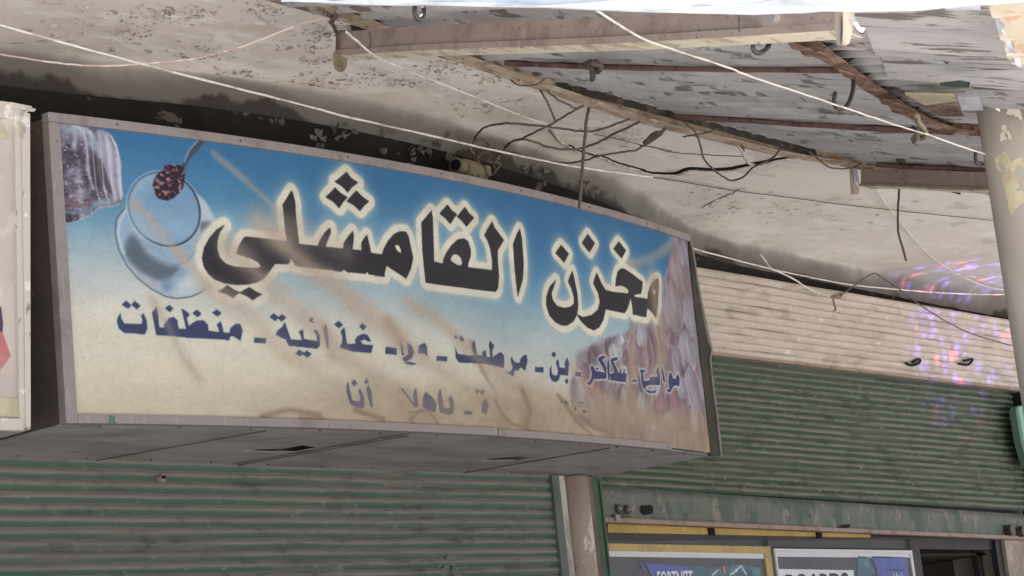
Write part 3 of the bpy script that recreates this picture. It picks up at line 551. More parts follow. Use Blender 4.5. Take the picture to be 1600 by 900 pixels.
L1 += [CB(p) for p in ([(90, 150), (115, 180), (95, 195), (68, 180)], [(140, 160), (180, 195), (160, 225), (120, 195)], [(82, 270), (95, 330), (110, 355), (240, 370), (300, 360), (252, 250), (275, 205), (287, 255), (302, 365), (360, 372), (352, 345), (378, 312), (386, 385), (435, 388), (430, 320), (417, 255), (435, 215), (450, 240), (475, 265), (455, 320), (460, 385), (480, 375), (520, 345), (555, 335), (585, 370), (588, 440), (580, 500), (480, 475), (380, 455), (250, 447), (130, 435), (95, 405), (80, 330)],
      [(680, 375), (690, 410), (720, 440), (765, 440), (770, 400), (800, 365), (828, 358), (840, 420), (820, 525), (770, 485), (750, 525), (710, 520), (690, 588), (640, 560), (600, 540), (640, 540), (675, 520), (685, 480), (670, 440), (660, 410)], [(915, 487), (1000, 492), (998, 545), (912, 538)], [(1105, 325), (1135, 355), (1110, 390), (1083, 355)],
      [(1150, 400), (1165, 450), (1168, 490), (1225, 497), (1220, 440), (1245, 385), (1265, 450), (1255, 575), (1175, 568), (1165, 620), (1125, 645), (1085, 630), (1062, 580), (1065, 510), (1088, 470), (1085, 530), (1095, 565), (1125, 580), (1150, 565), (1155, 520), (1130, 440)], [(1245, 605), (1265, 635), (1245, 665), (1225, 635)], [(1328, 535), (1395, 542), (1395, 588), (1328, 580)])]
L1 += [CN(p) for p in ([(395, 240), (412, 270), (425, 300), (505, 312), (470, 240), (440, 180), (470, 160), (512, 150), (505, 180), (480, 195), (505, 230), (520, 270), (520, 350), (515, 370), (410, 372), (395, 410), (375, 430), (335, 410), (370, 390), (390, 360), (395, 310), (380, 270)], [(540, 165), (552, 220), (550, 380), (535, 385), (525, 250)],
      [(570, 180), (632, 165), (630, 195), (590, 205), (620, 260), (640, 310), (650, 315), (655, 285), (665, 262), (670, 316), (685, 318), (690, 285), (700, 270), (703, 318), (722, 322), (718, 400), (620, 392), (560, 385), (550, 330), (600, 310), (580, 240), (565, 205)],
      [(850, 280), (905, 285), (880, 320), (890, 390), (940, 380), (940, 350), (1005, 350), (990, 290), (1015, 250), (1028, 330), (1030, 430), (940, 425), (905, 440), (900, 480), (940, 505), (990, 500), (1000, 470), (960, 485), (880, 460), (862, 400), (862, 320)], [(1055, 240), (1070, 320), (1085, 410), (1060, 390), (1045, 300)],
      [(1115, 350), (1125, 310), (1145, 320), (1155, 360), (1180, 372), (1190, 335), (1200, 325), (1215, 360), (1215, 440), (1185, 430), (1160, 440), (1130, 498), (1085, 482), (1120, 460), (1115, 400)], [(775, 375), (820, 378), (818, 400), (773, 398)], [(435, 262), (450, 275), (436, 290), (422, 275)])]
L2 = [C7(p) for p in ([(385, 520), (398, 512), (405, 560), (420, 620), (460, 625), (470, 600), (455, 560), (470, 550), (492, 600), (490, 660), (460, 668), (405, 640), (385, 570)], [(432, 495), (455, 517), (432, 538), (412, 515)], [(518, 525), (535, 570), (542, 655), (528, 660), (510, 590), (505, 550)], [(505, 485), (512, 500), (522, 512), (500, 522), (493, 510), (503, 503)],
      [(775, 580), (790, 545), (797, 590), (805, 655), (780, 660), (695, 545), (712, 548), (760, 610), (775, 640)], [(845, 570), (885, 600), (912, 640), (905, 690), (830, 660), (832, 600)], [(920, 575), (933, 550), (942, 600), (955, 665), (990, 665), (980, 610), (995, 590), (1012, 630), (1010, 690), (985, 705), (930, 690), (918, 620)],
      [(1075, 680), (1120, 685), (1120, 702), (1072, 700)], [(1145, 552), (1158, 568), (1145, 582), (1130, 568)], [(1172, 555), (1190, 573), (1172, 590), (1158, 572)], [(1175, 630), (1200, 610), (1215, 650), (1200, 700), (1172, 690)])]
L2 += [CN(p) for p in ([(110, 565), (128, 580), (110, 598), (95, 582)], [(150, 568), (180, 595), (160, 615), (130, 595)], [(240, 610), (252, 650), (248, 680), (232, 660)], [(278, 578), (292, 592), (280, 608), (268, 592)], [(305, 582), (320, 595), (306, 612), (292, 597)], [(300, 660), (345, 665), (340, 695), (305, 690)])]
tm = np.zeros((TH, TW))
for P in L1+L2: fill(tm, P)
th_ = dilate(tm, .009); lay(gauss(th_, 3)*.55, rgb(176, 196, 180))
overn = gauss(np.clip(th_-0, 0, 1), .8)*np.clip(npoly*2, 0, 1); lay(overn*.8, rgb(196, 190, 190))
tg_ = gauss(tm, .8); fade = np.clip(1.15-.5*vnoise(30, 12, 41)*(vv > .8), .3, 1)
grad = np.clip((n3-.3)*1.2, 0, 1)[..., None]
TXT = tg_*fade
lay(tg_*fade*.96, rgb(46, 58, 92)*(1-grad)+rgb(60, 54, 118)*grad)
# thin pale outlines of the worn letters at the lower right
for pts in ([(200, 640), (215, 680), (205, 720), (235, 690), (255, 740), (270, 680), (300, 640), (340, 640), (350, 690), (320, 710), (295, 690)], [(390, 620), (400, 680), (430, 640), (440, 700), (420, 760)], [(470, 700), (480, 760), (540, 740), (560, 690), (530, 680)], [(400, 760), (440, 800), (500, 800)], [(590, 700), (610, 740), (650, 800)]):
    d = stroke(CN(pts), .01); lay(np.exp(-(d/.003)**2)*.4, rgb(186, 172, 148))
# ---- dust and water stains
warp = (vnoise(18, 7, 51)-.5)
dustc = rgb(174, 156, 136)
def streak(pts, w, a_, soft=1.0, col=dustc, seed=60):
    w = w*1.35; d = stroke(PXL(pts), w*1.2); d = np.maximum(0, d+w*.9*(vnoise(26, 10, seed)-.5))
    lay(np.clip(np.exp(-np.clip(d/w, 0, 9)**2*1.2)*a_*(.72+.5*n3), 0, .95), col)
CS = lambda pts: [(380+a/2.812, 380+b/2.812) for a, b in pts]
streak([(335, 240), (372, 270), (405, 300), (440, 335)], .014, .5, seed=61); streak([(432, 345), (480, 365), (540, 392)], .05, .30, seed=62)
streak([(212, 318), (228, 335), (256, 372), (290, 405), (330, 450)], .022, .65, 1, rgb(172, 158, 146), seed=63)
streak(CS([(60, -110), (120, -50), (200, 20), (290, 100), (380, 175), (470, 245), (560, 310), (650, 385), (730, 445), (830, 525), (930, 600), (1030, 670), (1120, 740)]), .050, .74, seed=64)
streak(CS([(-60, 20), (20, 85), (80, 145), (150, 210), (215, 275), (290, 340), (350, 400), (420, 470), (500, 530), (580, 580), (650, 640), (720, 700)]), .046, .66, seed=65)
streak(CS([(-160, 180), (-60, 250), (20, 310), (90, 380), (160, 450), (240, 520), (320, 570), (420, 620)]), .045, .55, seed=67)
streak(CS([(730, 255), (820, 320), (900, 372), (960, 430), (1030, 510), (1080, 580)]), .034, .72, seed=66)
streak(CS([(1060, 520), (1150, 590), (1230, 640), (1250, 720), (1240, 800)]), .040, .72, seed=72)
streak(CS([(1150, 560), (1300, 640), (1400, 720)]), .055, .55, seed=76)
streak(CS([(350, 360), (365, 420), (390, 490)]), .026, .8, seed=70); streak(CS([(640, 340), (690, 420), (720, 500)]), .034, .65, 1, rgb(156, 136, 116), seed=71)
streak(CS([(1000, 430), (1050, 560), (1100, 640)]), .012, .6, 1, rgb(140, 120, 100), seed=78)
streak([(240, 470), (262, 505), (290, 560), (312, 590)], .020, .6, seed=68)
streak([(1055, 372), (1040, 390), (1015, 405), (985, 412)], .024, .6, seed=73); streak([(1022, 440), (1025, 480), (1035, 520), (1032, 550)], .055, .70, 1, rgb(166, 144, 120), seed=74)
streak([(990, 540), (988, 580), (985, 620), (975, 660)], .045, .75, 1, rgb(160, 138, 116), seed=75); streak([(1040, 560), (1020, 590)], .04, .5, seed=79)
streak([(895, 575), (930, 620), (985, 650), (1050, 665)], .045, .55, seed=77); streak([(780, 600), (850, 650), (900, 670)], .05, .5, seed=80)
bd = np.clip((vv-.83+.12*(vnoise(14, 3, 81)-.5)-.16*np.clip(uu-.2, 0, 1)*0+.13*np.clip(uu-.12, 0, .6))/.10, 0, 1)
lay(bd*.72*np.clip((uu-.1)*4, .15, 1), rgb(160, 140, 116)+(n2[..., None]-.5)*.06)
for pts, w in (([(872, 618), (885, 632), (900, 655), (925, 680)], .012), ([(775, 625), (785, 645), (800, 662), (830, 672)], .009), ([(818, 610), (830, 640), (822, 668)], .016), ([(660, 640), (640, 655), (660, 670)], .006), ([(556, 640), (600, 655), (590, 668)], .010), ([(640, 645), (670, 640), (690, 668)], .006), ([(470, 655), (500, 652), (530, 665)], .012), ([(905, 648), (930, 668), (960, 680)], .010), ([(410, 650), (450, 640), (500, 648)], .012)):
    streak(pts, w, .75, 1, rgb(134, 112, 90), seed=int(90+w*1000))
bn = vnoise(40, 16, 83); lay(np.clip((bn-.50)*9, 0, 1)*np.clip((vv-.80)/.12, 0, 1)*np.clip((uu-.2)*3, 0, 1)*.38, rgb(148, 126, 104))
lay(TXT*.34, rgb(64, 62, 104))
# flecks, general ageing, faint vertical weave
fl = (vnoise(300, 100, 99, 2) > .80).astype(float); lay(fl*.10, rgb(110, 100, 92))
IMG *= (1+(n2-.5)*.07+(n1-.5)*.08+(vnoise(400, 160, 98, 1)-.5)*.05)[..., None]
gl = IMG.mean(-1, keepdims=True); IMG = (gl+(IMG-gl)*.87)*.97; IMG = np.clip(IMG, 0, 1)
img = bpy.data.images.new('banner_print', TW, TH); buf = np.ones((TH, TW, 4), np.float32); buf[..., :3] = IMG[::-1]
img.pixels.foreach_set(buf.ravel()); img.update(); img.pack()
bm_, n, l, bs = nodes('printed_banner')
ti = n.new('ShaderNodeTexImage'); ti.image = img; ti.interpolation = 'Cubic'; ti.extension = 'EXTEND'
uvn = n.new('ShaderNodeUVMap'); l.new(uvn.outputs[0], ti.inputs[0])
gpos = n.new('ShaderNodeNewGeometry').outputs['Position']
l.new(ti.outputs[0], bs.inputs['Base Color']); bs.inputs['Roughness'].default_value = .75; bs.inputs['Specular IOR Level'].default_value = .25
bump(n, l, bs, noise(n, l, gpos, 3.2, 4, .5, .2, (1, 1, .6)), .25, .02)

SG = thing('shop_sign', (XM, 0, ZB), 'long bowed shop sign with black Arabic headline on a blue and cream banner', 'sign')
NX, NZ = 90, 26; V = []; UV = []
for i in range(NX+1):
    for j in range(NZ+1):
        s, t = i/NX, j/NZ; x = X0+.014+(X1-.014-X0)*s; z = ZB+.012+(ZT-.012-ZB)*t
        wr = .006*sin(9*x-5*z+1)*sin(3.1*x)+.004*sin(21*x+14*z)*(.3+.7*s)       # slack cloth
        ed = min(1, 6*min(s, 1-s, t, 1-t))
        V.append((x, bul(x)+.004+wr*ed, z)); UV.append(((x-X0)/(X1-X0), (z-ZB)/(ZT-ZB)))
k = NZ+1
obj('banner', V, [(i*k+j, (i+1)*k+j, (i+1)*k+j+1, i*k+j+1) for i in range(NX) for j in range(NZ)], bm_, SG, smooth=True, uv=UV)
def rimstrip(name, xa, xb, za, zb, m, n=40, pr=.012, zfn=None):
    mb = MB()
    for i in range(n+1):
        x = xa+(xb-xa)*i/n; y = bul(x); dz = zfn(x) if zfn else 0
        for yy, z in ((y-pr, za), (y-pr, zb), (y+.03, zb), (y+.03, za)): mb.v.append((x, yy, z+dz))
    mb.f = [(i*4+j, i*4+(j+1) % 4, (i+1)*4+(j+1) % 4, (i+1)*4+j) for i in range(n) for j in range(4)] + [(0, 1, 2, 3), (n*4, n*4+1, n*4+2, n*4+3)]
    mb.mi = [0]*len(mb.f); return mb.out(name, m, SG)
rimstrip('frame_strip', X0-.012, X1+.004, ZT-.034, ZT+.006, M['steel_grey'])
rimstrip('frame_strip', X0-.012, X0+.038, ZB-.004, ZT-.036, M['steel_grey'], 3)
xj = atG(775, 680)[0]; xe = atG(1046, 696)[0]
rimstrip('frame_strip', X0+.040, xj-.003, ZB-.004, ZB+.032, M['steel_grey'], 30)
rimstrip('frame_strip', xj+.003, xe, ZB-.006, ZB+.028, M['steel_grey'], 14, .013)
# rivets along the top strip
for x in np.arange(X0+.3, X1, .62):
    q = (x, bul(x)-.012, ZT-.014); MB().tube([(x, q[1]+.002, q[2]), (x, q[1]-.003, q[2])], .005, 8).out('rivet', M['hook'], SG)
# box behind the face
mb = MB(); mb.box((X0-.004, .032, ZB+.002), (X0+.004, .62, ZT-.01)); mb.out('side_sheet', M['side_dark'], SG)
mb = MB(); V = []; n = 30
for i in range(n+1):
    x = X0+.006+(X1-.012-X0)*i/n; V += [(x, bul(x)+.034, ZT-.05), (x, min(.60, sm(x, wx_, wy_)+.0), ZT-.05)]
mb.add(V, [(2*i, 2*i+2, 2*i+3, 2*i+1) for i in range(n)]); mb.out('top_sheet', M['side_dark'], SG)
V = []
for i in range(n+1):
    x = X0+.006+(X1-.012-X0)*i/n; V += [(x, bul(x)+.028, ZB+.03), (x, bul(x)+.028, ZT-.04)]
MB().add(V, [(2*i, 2*i+2, 2*i+3, 2*i+1) for i in range(n)]).out('backing_sheet', M['olive'], SG)
# underside: separate lapped sheets with slanting joints and two torn holes
YB = .822
def xat(px, py, z=ZB): return atZ(px, py, z)
seams = []
for f_, r_ in (((415, 671), (205, 708)), ((548, 697), (372, 723)), ((966, 696), (715, 739))):
    a, b = atZ(*f_, ZB), atZ(*r_, ZB); s = (b[0]-a[0])/(b[1]-a[1]); seams.append((a[0]-s*(a[1]), s))
seams[1] = (atZ(560, 694, ZB)[0]-.0, seams[0][1]*.9)
lines = [(X0-.0, .0)]+seams[:]+[(X1-.0, .0)]
def soffit(i, l0, l1, dz):
    x_at = lambda ln, y: ln[0]+ln[1]*y
    nseg = 12; fr = []
    # front edge follows the bowed face
    def front(ln):
        x = ln[0]
        for _ in range(6): x = x_at(ln, bul(max(X0, min(X1, x)))+.03)
        return x
    xa, xb = front(l0)+.003, front(l1)-.003
    outer = [(xa+(xb-xa)*t/nseg, bul(xa+(xb-xa)*t/nseg)+.03) for t in range(nseg+1)] + [(x_at(l1, YB)-.003, YB), (x_at(l0, YB)+.003, YB)]
    return outer
HOL = {}
holes_px = [[(378, 704), (410, 702), (440, 702), (472, 696), (498, 699), (462, 706), (440, 705), (425, 706)], [(752, 719), (775, 716), (808, 713), (832, 715), (808, 720), (795, 719), (770, 720)]]
for i in range(len(lines)-1):
    outer = soffit(i, lines[i], lines[i+1], 0); z = ZB+(.004 if i % 2 else -.002)
    hs = []
    for hp in holes_px:
        P = [tuple(atZ(a, b, z)[:2]) for a, b in hp]; cx = np.mean([p[0] for p in P]); cy = np.mean([p[1] for p in P])
        O = outer; ins = False
        for q in range(len(O)):
            (xa, ya), (xb, yb) = O[q], O[(q+1) % len(O)]
            if (ya > cy) != (yb > cy) and cx < (xb-xa)*(cy-ya)/(yb-ya)+xa: ins = not ins
        if ins: hs.append(P)
    loops_ = [outer]+hs; flat = [p for L_ in loops_ for p in L_]
    tri = tessellate_polygon([[Vector((x, y, 0)) for x, y in L_] for L_ in loops_])
    V = [(x, y, z) for x, y in flat]+[(x, y, z+.003) for x, y in flat]; N_ = len(flat)
    Fc = [tuple(t) for t in tri]+[tuple(j+N_ for j in reversed(t)) for t in tri]; b0 = 0
    for L_ in loops_:
        Fc += [(b0+q, b0+(q+1) % len(L_), b0+(q+1) % len(L_)+N_, b0+q+N_) for q in range(len(L_))]; b0 += len(L_)
    obj('soffit_sheet', V, Fc, M['soffit'], SG)
# the joint laps: thin folded seams
for a_, s in seams:
    P = [(a_+s*y, y, ZB-.006) for y in np.linspace(bul(a_)+.08, YB-.02, 8)]
    MB().tube(P, .003, 5).out('folded_seam', M['side_dark'], SG)
for x in np.arange(X0+.18, X1-.2, .37):
    y_ = bul(x)+.06+random.uniform(-.01, .01); MB().tube([(x, y_, ZB), (x, y_, ZB-.006)], .006, 8).out('screw', M['hook'], SG)
    if x < X1-.9: MB().tube([(x+.15, YB-.06, ZB), (x+.15, YB-.06, ZB-.006)], .006, 8).out('screw', M['hook'], SG)
MB().box((X0, YB, ZB-.012), (X1, YB+.006, ZB+.03)).out('rear_angle', M['brown'], SG)
# sprung right-hand edge: dark gap and bent grey lip
YF = -.012
MB().prism([atY(a, b, YF) for a, b in [(1077, 372), (1083, 398), (1088, 440), (1096, 480), (1106, 530), (1111, 547), (1109, 562), (1113, 600), (1120, 650), (1125, 712), (1111, 712), (1104, 640), (1096, 570), (1088, 500), (1082, 440), (1078, 400)]], (0, 1, 0), .02).out('sprung_edge', M['olive'], SG)
MB().tube(spline([atY(a, b, YF-.004) for a, b in [(1079, 376), (1084, 398), (1090, 440), (1098, 480), (1108, 528), (1112, 546), (1110, 562), (1114, 600), (1121, 655), (1127, 712)]], 3), .007, 6).out('bent_lip', M['steel_grey'], SG)
q = atG(173, 657); MB().prism([(q[0]-.02, q[1]-.014, q[2]-.018), (q[0]+.02, q[1]-.014, q[2]-.012), (q[0]+.025, q[1]-.014, q[2]+.012), (q[0]-.012, q[1]-.014, q[2]+.018)], (0, 1, 0), .002).out('green_smear', M['mint_edge'], SG)

# ---- neighbouring sign at the left edge
YN = -.06
LS = thing('shop_sign', (4.2, YN, 2.9), 'cream sign with cracked peeling frame cut off by the left edge', 'sign')
def npane(name, pts, m, y=YN, th=.02): return MB().prism([atY(a, b, y) for a, b in pts], (0, 1, 0), th).out(name, m, LS)
npane('panel', [(-420, 150), (26, 176), (36, 668), (-420, 690)], M['cream_panel'], YN+.012)
npane('frame_strip', [(34, 172), (47, 178), (60-12, 671), (41, 672)], M['cream'], YN-.012, .5)
npane('frame_strip', [(23, 176), (33, 172), (40, 672), (31, 670)], M['cream'], YN-.004)
npane('frame_strip', [(-420, 108), (20, 160), (50, 166), (50, 170), (33, 176), (22, 186), (-420, 140)], M['cream'], YN-.008, .5)
npane('frame_strip', [(-420, 648), (30, 654), (40, 672), (-420, 672)], M['cream'], YN-.008)
npane('tape_patch', [(-6, 193), (5, 196), (16, 218), (-8, 216)], M['tape'], YN+.006, .004); npane('tape_patch', [(-10, 620), (31, 622), (32, 652), (-10, 650)], M['tape'], YN+.006, .004)
npane('red_print', [(-30, 500), (4, 520), (14, 548), (17, 556), (6, 572), (-6, 585), (-30, 580)], M['red_print'], YN+.008, .003); npane('dark_print', [(-20, 470), (2, 480), (5, 505), (4, 520), (-20, 505)], M['dark_print'], YN+.007, .003)
mb = MB(); p0, p1 = atY(-420, 672, YN), atY(41, 672, YN); mb.box((2.4, YN+.02, p1[2]-.004), (p1[0], .80, p1[2]+.004)); mb.out('soffit_sheet', M['soffit'], LS)
MB().tube(spline([atY(a, b, YN-.02) for a, b in [(55, 171), (44, 172), (38, 178), (35, 190), (38, 200), (37, 217)]], 4), .0045, 6).out('peeled_strip', M['cream'], LS)
npane('folded_corner', [(12, 160), (20, 160), (55, 170), (54, 174), (38, 172), (22, 168)], M['cream'], YN-.016, .01)
# ================================================================== SHUTTERS
def slat_mesh(x0, x1, h, depth):
    prof = []                                     # (y, z) of one interlocking slat, from its hook up
    for t in (0, .06, .14, .26, .40, .54, .68, .80, .90, .96, 1.0):
        yb = -depth*max(0.0, sin(pi*min(1, max(0, (t-.04)/.92))))**.8
        prof.append((yb, t*h, t))
    n = 22; V = []; UVs = []; dn = [random.gauss(0, .0016) for _ in range(n+1)]; dn2 = [random.gauss(0, .002) for _ in range(n+1)]
    for i in range(n+1):
        x = x0+(x1-x0)*i/n
        for y, z, t in prof: V.append((x, y+random.gauss(0, .0008)+dn[i], z+dn2[i]*t*0+dn2[i]*.4)); UVs.append((i/n, t))
    k = len(prof)
    Fc = [(i*k+j, (i+1)*k+j, (i+1)*k+j+1, i*k+j+1) for i in range(n) for j in range(k-1)]
    b = len(V)
    me = bpy.data.meshes.new('slat'); me.from_pydata(V, [], Fc)
    u = me.uv_layers.new(name='UVMap')
    for lp in me.loops: u.data[lp.index].uv = UVs[lp.vertex_index]
    me.polygons.foreach_set('use_smooth', [True]*len(Fc)); me.update(); return me
def shutter(name, x0, x1, y, ztop, count, h, mt, label, depth=.014, tilt=(0, 0)):
    t = thing(name, ((x0+x1)/2, y, ztop-count*h), label, 'shutter')
    meshes = []
    for _ in range(3):
        me = slat_mesh(x0-(x0+x1)/2, x1-(x0+x1)/2, h, depth); me.materials.append(mt); meshes.append(me)
    for i in range(count):
        s = bpy.data.objects.new('slat', meshes[i % 3]); COL.objects.link(s); s.parent = t
        f = i/max(1, count-1)
        s.location = (random.gauss(0, .001), random.gauss(0, .001), (count-1-i)*h)
        s.rotation_euler = (0, tilt[0]+(tilt[1]-tilt[0])*f+random.gauss(0, .0003), 0)
    # dark backing shows in the joints between the slats
    MB().box((x0, y+.012, ztop-count*h), (x1, y+.02, ztop)).out('slat_backing', M['black'], t)
    return t
YR = 1.05; XR0, XR1 = 9.80, atY(1592, 700, YR)[0]
RH = (atY(1110, 549, YR)[2]+.03-atY(1060, 776, YR)[2])/22
SHL = shutter('roller_shutter', 3.3, 9.27, .83, 2.935, 52, .0535, M['slat_left'], 'closed dusty mint green roller shutter below the long blue and cream shop sign')
mb = MB(); p = atY(251, 748, .81)
mb.tube([(p[0], .822, p[2]), (p[0], .79, p[2])], .018, 14); mb.out('lock_barrel', M['steel_grey'], SHL)
mb = MB(); mb.box((p[0]-.012, .786, p[2]-.004), (p[0]+.012, .7895, p[2]+.012)); mb.out('keyhole', M['black'], SHL)
for pts in ([(700, 864), (712, 866), (716, 876), (704, 880), (696, 874)], [(694, 884), (702, 882), (700, 896), (690, 902), (688, 892)], [(708, 884), (716, 886), (722, 900), (712, 904), (706, 894)], [(696, 877), (714, 878), (712, 884), (698, 883)]):
    MB().prism([atY(a, b, .8145) for a, b in pts], (0, 1, 0), .0006).out('paint_mark', M['rail_grey'], SHL)
SHR = shutter('roller_shutter', XR0, XR1, YR, atY(1110, 549, YR)[2]+.03+2*RH, 24, RH, M['slat_right'], 'half raised dark green roller shutter over the poster window', tilt=(-.004, .018))
# its bottom rail
a0, a1, b0, b1 = atY(1060, 779, YR-.02), atY(1600, 813, YR-.02), atY(1060, 815, YR-.02), atY(1600, 839, YR-.02)
def lz(a, b, x): return a[2]+(b[2]-a[2])*(x-a[0])/(b[0]-a[0])
mb = MB(); N = 40
for i in range(N+1):
    x = XR0+(XR1-XR0)*i/N; zt = lz(a0, a1, x)+.022; zb = lz(b0, b1, x); w = random.gauss(0, .0015)
    mb.v += [(x, YR, zt+.03), (x, YR-.025+w, zt), (x, YR-.032+w, zt-.02), (x, YR-.03-w, (zt+zb)/2), (x, YR-.034+w, zb+.02), (x, YR-.04+w, zb), (x, YR, zb)]
mb.f = [(i*7+j, (i+1)*7+j, (i+1)*7+j+1, i*7+j+1) for i in range(N) for j in range(6)]; mb.mi = [0]*len(mb.f)
BAR = mb.out('bottom_rail', M['bar'], SHR)
mb = MB()
z0, z1 = lz(b0, b1, XR0), lz(b0, b1, XR1)
mb.v = [(XR0, YR-.055, z0), (XR1, YR-.055, z1), (XR1, YR-.055, z1-.028), (XR0, YR-.055, z0-.028), (XR0, YR, z0), (XR1, YR, z1), (XR1, YR, z1-.028), (XR0, YR, z0-.028)]
mb.f = [(0, 3, 2, 1), (4, 5, 6, 7), (0, 1, 5, 4), (3, 7, 6, 2), (0, 4, 7, 3), (1, 2, 6, 5)]; mb.mi = [0]*6
mb.out('rail_lip', M['lip'], SHR)
def disc(parent, name, px, py, r, m, y=YR-.04, th=.02, n=16, ring=None):
    q = atY(px, py, y); b = MB()
    if ring:
        pts = [(q[0]+cos(2*pi*i/20)*r, y-th/2, q[2]+sin(2*pi*i/20)*r) for i in range(21)]; b.tube(pts, ring, 6, cap=False)
    else: b.tube([(q[0], y+.01, q[2]), (q[0], y-th, q[2])], r, n)
    return b.out(name, m, parent)
for a, b in ((967, 795), (981, 796)):
    disc(SHR, 'lock_ring', a, b, .022, M['hook'], YR-.045, .01, ring=.008)
    disc(SHR, 'lock_barrel', a, b, .010, M['steel_grey'], YR-.044, .015)
q = atY(974, 806, YR-.05); MB().box((q[0]-.06, YR-.06, q[2]-.006), (q[0]+.06, YR-.034, q[2]+.004)).out('lock_bolt', M['hook'], SHR)
q = atY(962, 809, YR-.05); mb = MB(); mb.box((q[0]-.022, YR-.07, q[2]-.02), (q[0]+.022, YR-.044, q[2]+.016)); mb.out('padlock_tab', M['steel_grey'], SHR)
def dark_slot(parent, pts, y, name='rust_hole'):
    MB().prism([atY(a, b, y) for a, b in pts], (0, 1, 0), .006).out(name, M['black'], parent)
dark_slot(SHR, [(1003, 790), (1018, 789), (1021, 795), (1020, 802), (1008, 805), (1002, 800)], YR-.044, 'lock_slot')
dark_slot(SHR, [(1309, 824), (1318, 820), (1330, 819), (1326, 825), (1314, 828)], YR-.044)
dark_slot(SHR, [(1335, 829), (1350, 827), (1352, 830), (1340, 832)], YR-.044)
for a, b in ((1574, 829), (1592, 831)): disc(SHR, 'lock_barrel', a, b, .045, M['hook'], YR-.05, .05)
for i, (a, b) in enumerate([(1005, 814), (1052, 816), (1100, 817), (1141, 819), (1190, 822), (1225, 821), (1265, 823), (1470, 833), (1520, 836)]):
    disc(SHR, 'rivet', a, b, .006, M['hook'], YR-.038, .006, 8)
# beige rolled housing above
t = thing('shutter_housing', (13, YR-.1, 4.05), 'beige ribbed shutter housing with coloured light spots on its right half', 'shutter')
tilt = .0
meshes = []
for _ in range(3):
    me = slat_mesh(-3.2, 3.45, .0545, .016); me.materials.append(M['slat_beige']); meshes.append(me)
ztp = atY(1087, 420, YR-.1)[2]; zbt = atY(1110, 551, YR-.1)[2]; cnt = 11; hh = (ztp-zbt+.02)/cnt
for i in range(cnt):
    s = bpy.data.objects.new('slat', meshes[i % 3]); COL.objects.link(s); s.parent = t
    s.location = (0, .01+random.gauss(0, .001)-.0*i, zbt+i*hh-4.05); s.scale = (1, 1, hh/.0545); s.rotation_euler = (0, -.002, 0)
MB().box((9.8, YR-.075, zbt), (16.4, YR-.06, ztp)).out('slat_backing', M['black'], t)
MB().box((9.8, YR-.115, zbt-.016), (16.4, YR-.06, zbt-.001)).out('housing_lip', M['lip'], t)
for pts in ([(1415, 567), (1424, 571), (1437, 566), (1436, 561), (1426, 566)], [(1498, 568), (1512, 570), (1520, 561), (1506, 564)]):
    P3 = [atY(a, b, YR-.12) for a, b in pts]
    MB().tube(spline(P3, 4), .010, 6).out('torn_hook', M['black'], t)

# pillar group between the two shops
def vbar(name, xa, xb, ya, yb, z0, z1, m, parent): return MB().box((xa, ya, z0), (xb, yb, z1)).out(name, m, parent)
pl = thing('pillar', (9.55, .8, .13), 'narrow pillar with peeling beige half round post between the two shutters', 'pillar')
EX = [float(atY(a, 742, .80)[0]) for a in (862, 873.5, 882, 886, 915, 924, 935.5)]
vbar('side_rail', EX[0], EX[1]-.003, .80, .95, .13, 2.913, M['rail_grey'], pl)
vbar('white_strip', EX[1], EX[2], .802, .93, .13, 2.913, M['strip_white'], pl)
vbar('dark_joint', EX[2]+.001, EX[3]+.03, .86, .93, .13, 2.913, M['black'], pl)
pr_ = (EX[4]-EX[3])/2*1.22; MB().tube([(EX[3]+pr_*.88, .86, .13), (EX[3]+pr_*.88, .86, 1.5), (EX[3]+pr_*.88, .86, 2.4), (EX[3]+pr_*.88, .86, 2.912)], pr_, 28).out('round_post', M['pillar'], pl, True)
vbar('brown_jamb', EX[4]+.002, EX[5]-.002, .80, .95, .13, 2.913, M['brown'], pl)
rr = thing('shutter_rail', (EX[5]+.03, .85, .13), 'dark green shutter guide rail right of the peeling beige post', 'rail')
vbar('rail', EX[5], EX[6], .80, 1.0, .13, 4.3, M['rail_green'], rr)
vbar('rail_lip', EX[6]-.012, EX[6]+.003, .79, .798, .13, 2.9, M['rail_green'], rr)

# shop window below the raised shutter
YW = YR+.10
W = thing('shop_window', (13, YW, .13), 'shop window with dark frame and mustard yellow trim under the green shutter', 'window')
def wpoly(name, pts, y, th, m, parent): return MB().prism([atY(a, b, y) for a, b in pts], (0, 1, 0), th).out(name, m, parent)
zt = atY(1060, 828, YW)[2]
ys_ = atY(1060, 834, YW)[2]
def zat(px, py, y=YW): return atY(px, py, y)[2]
xL = XR0; xD = atY(1428, 860, YW)[0]; xR = atY(1570, 860, YW)[0]
ztop = zat(1060, 822)+.25
def band(name, pa, pb, pc, pd, m, y, th, parent=W):              # band given by upper edge pa-pb and lower edge pc-pd
    return wpoly(name, [pa, pb, pd, pc], y, th, m, parent)
band('top_trim', (950, 800), (1360, 820), (950, 832), (1360, 840), M['yellow'], YW-.03, .03)
for a, b in ((1113, 829), (1281, 834)):
    q = atY(a, b, YW-.045); MB().box((q[0]-.03, YW-.045, q[2]-.03), (q[0]+.03, YW-.031, q[2]+.02)).out('trim_clip', M['black'], W)
band('head_frame', (945, 832), (1600, 842), (945, 851), (1600, 860), M['frame_dark'], YW-.02, .06)
mb = MB(); mb.box((XR0, YW+.01, zat(1600, 842)+.01), (XR1+.2, YW+.05, ztop+.9)); mb.out('transom', M['frame_dark'], W)
def mull(name, pxa, pxb, m, y=YW-.025, th=.05):
    xa = atY(pxa, 880, y)[0]; xb = atY(pxb, 880, y)[0]; return MB().box((xa, y, .13), (xb, y+th, zat(1060, 845, y))).out(name, m, W)
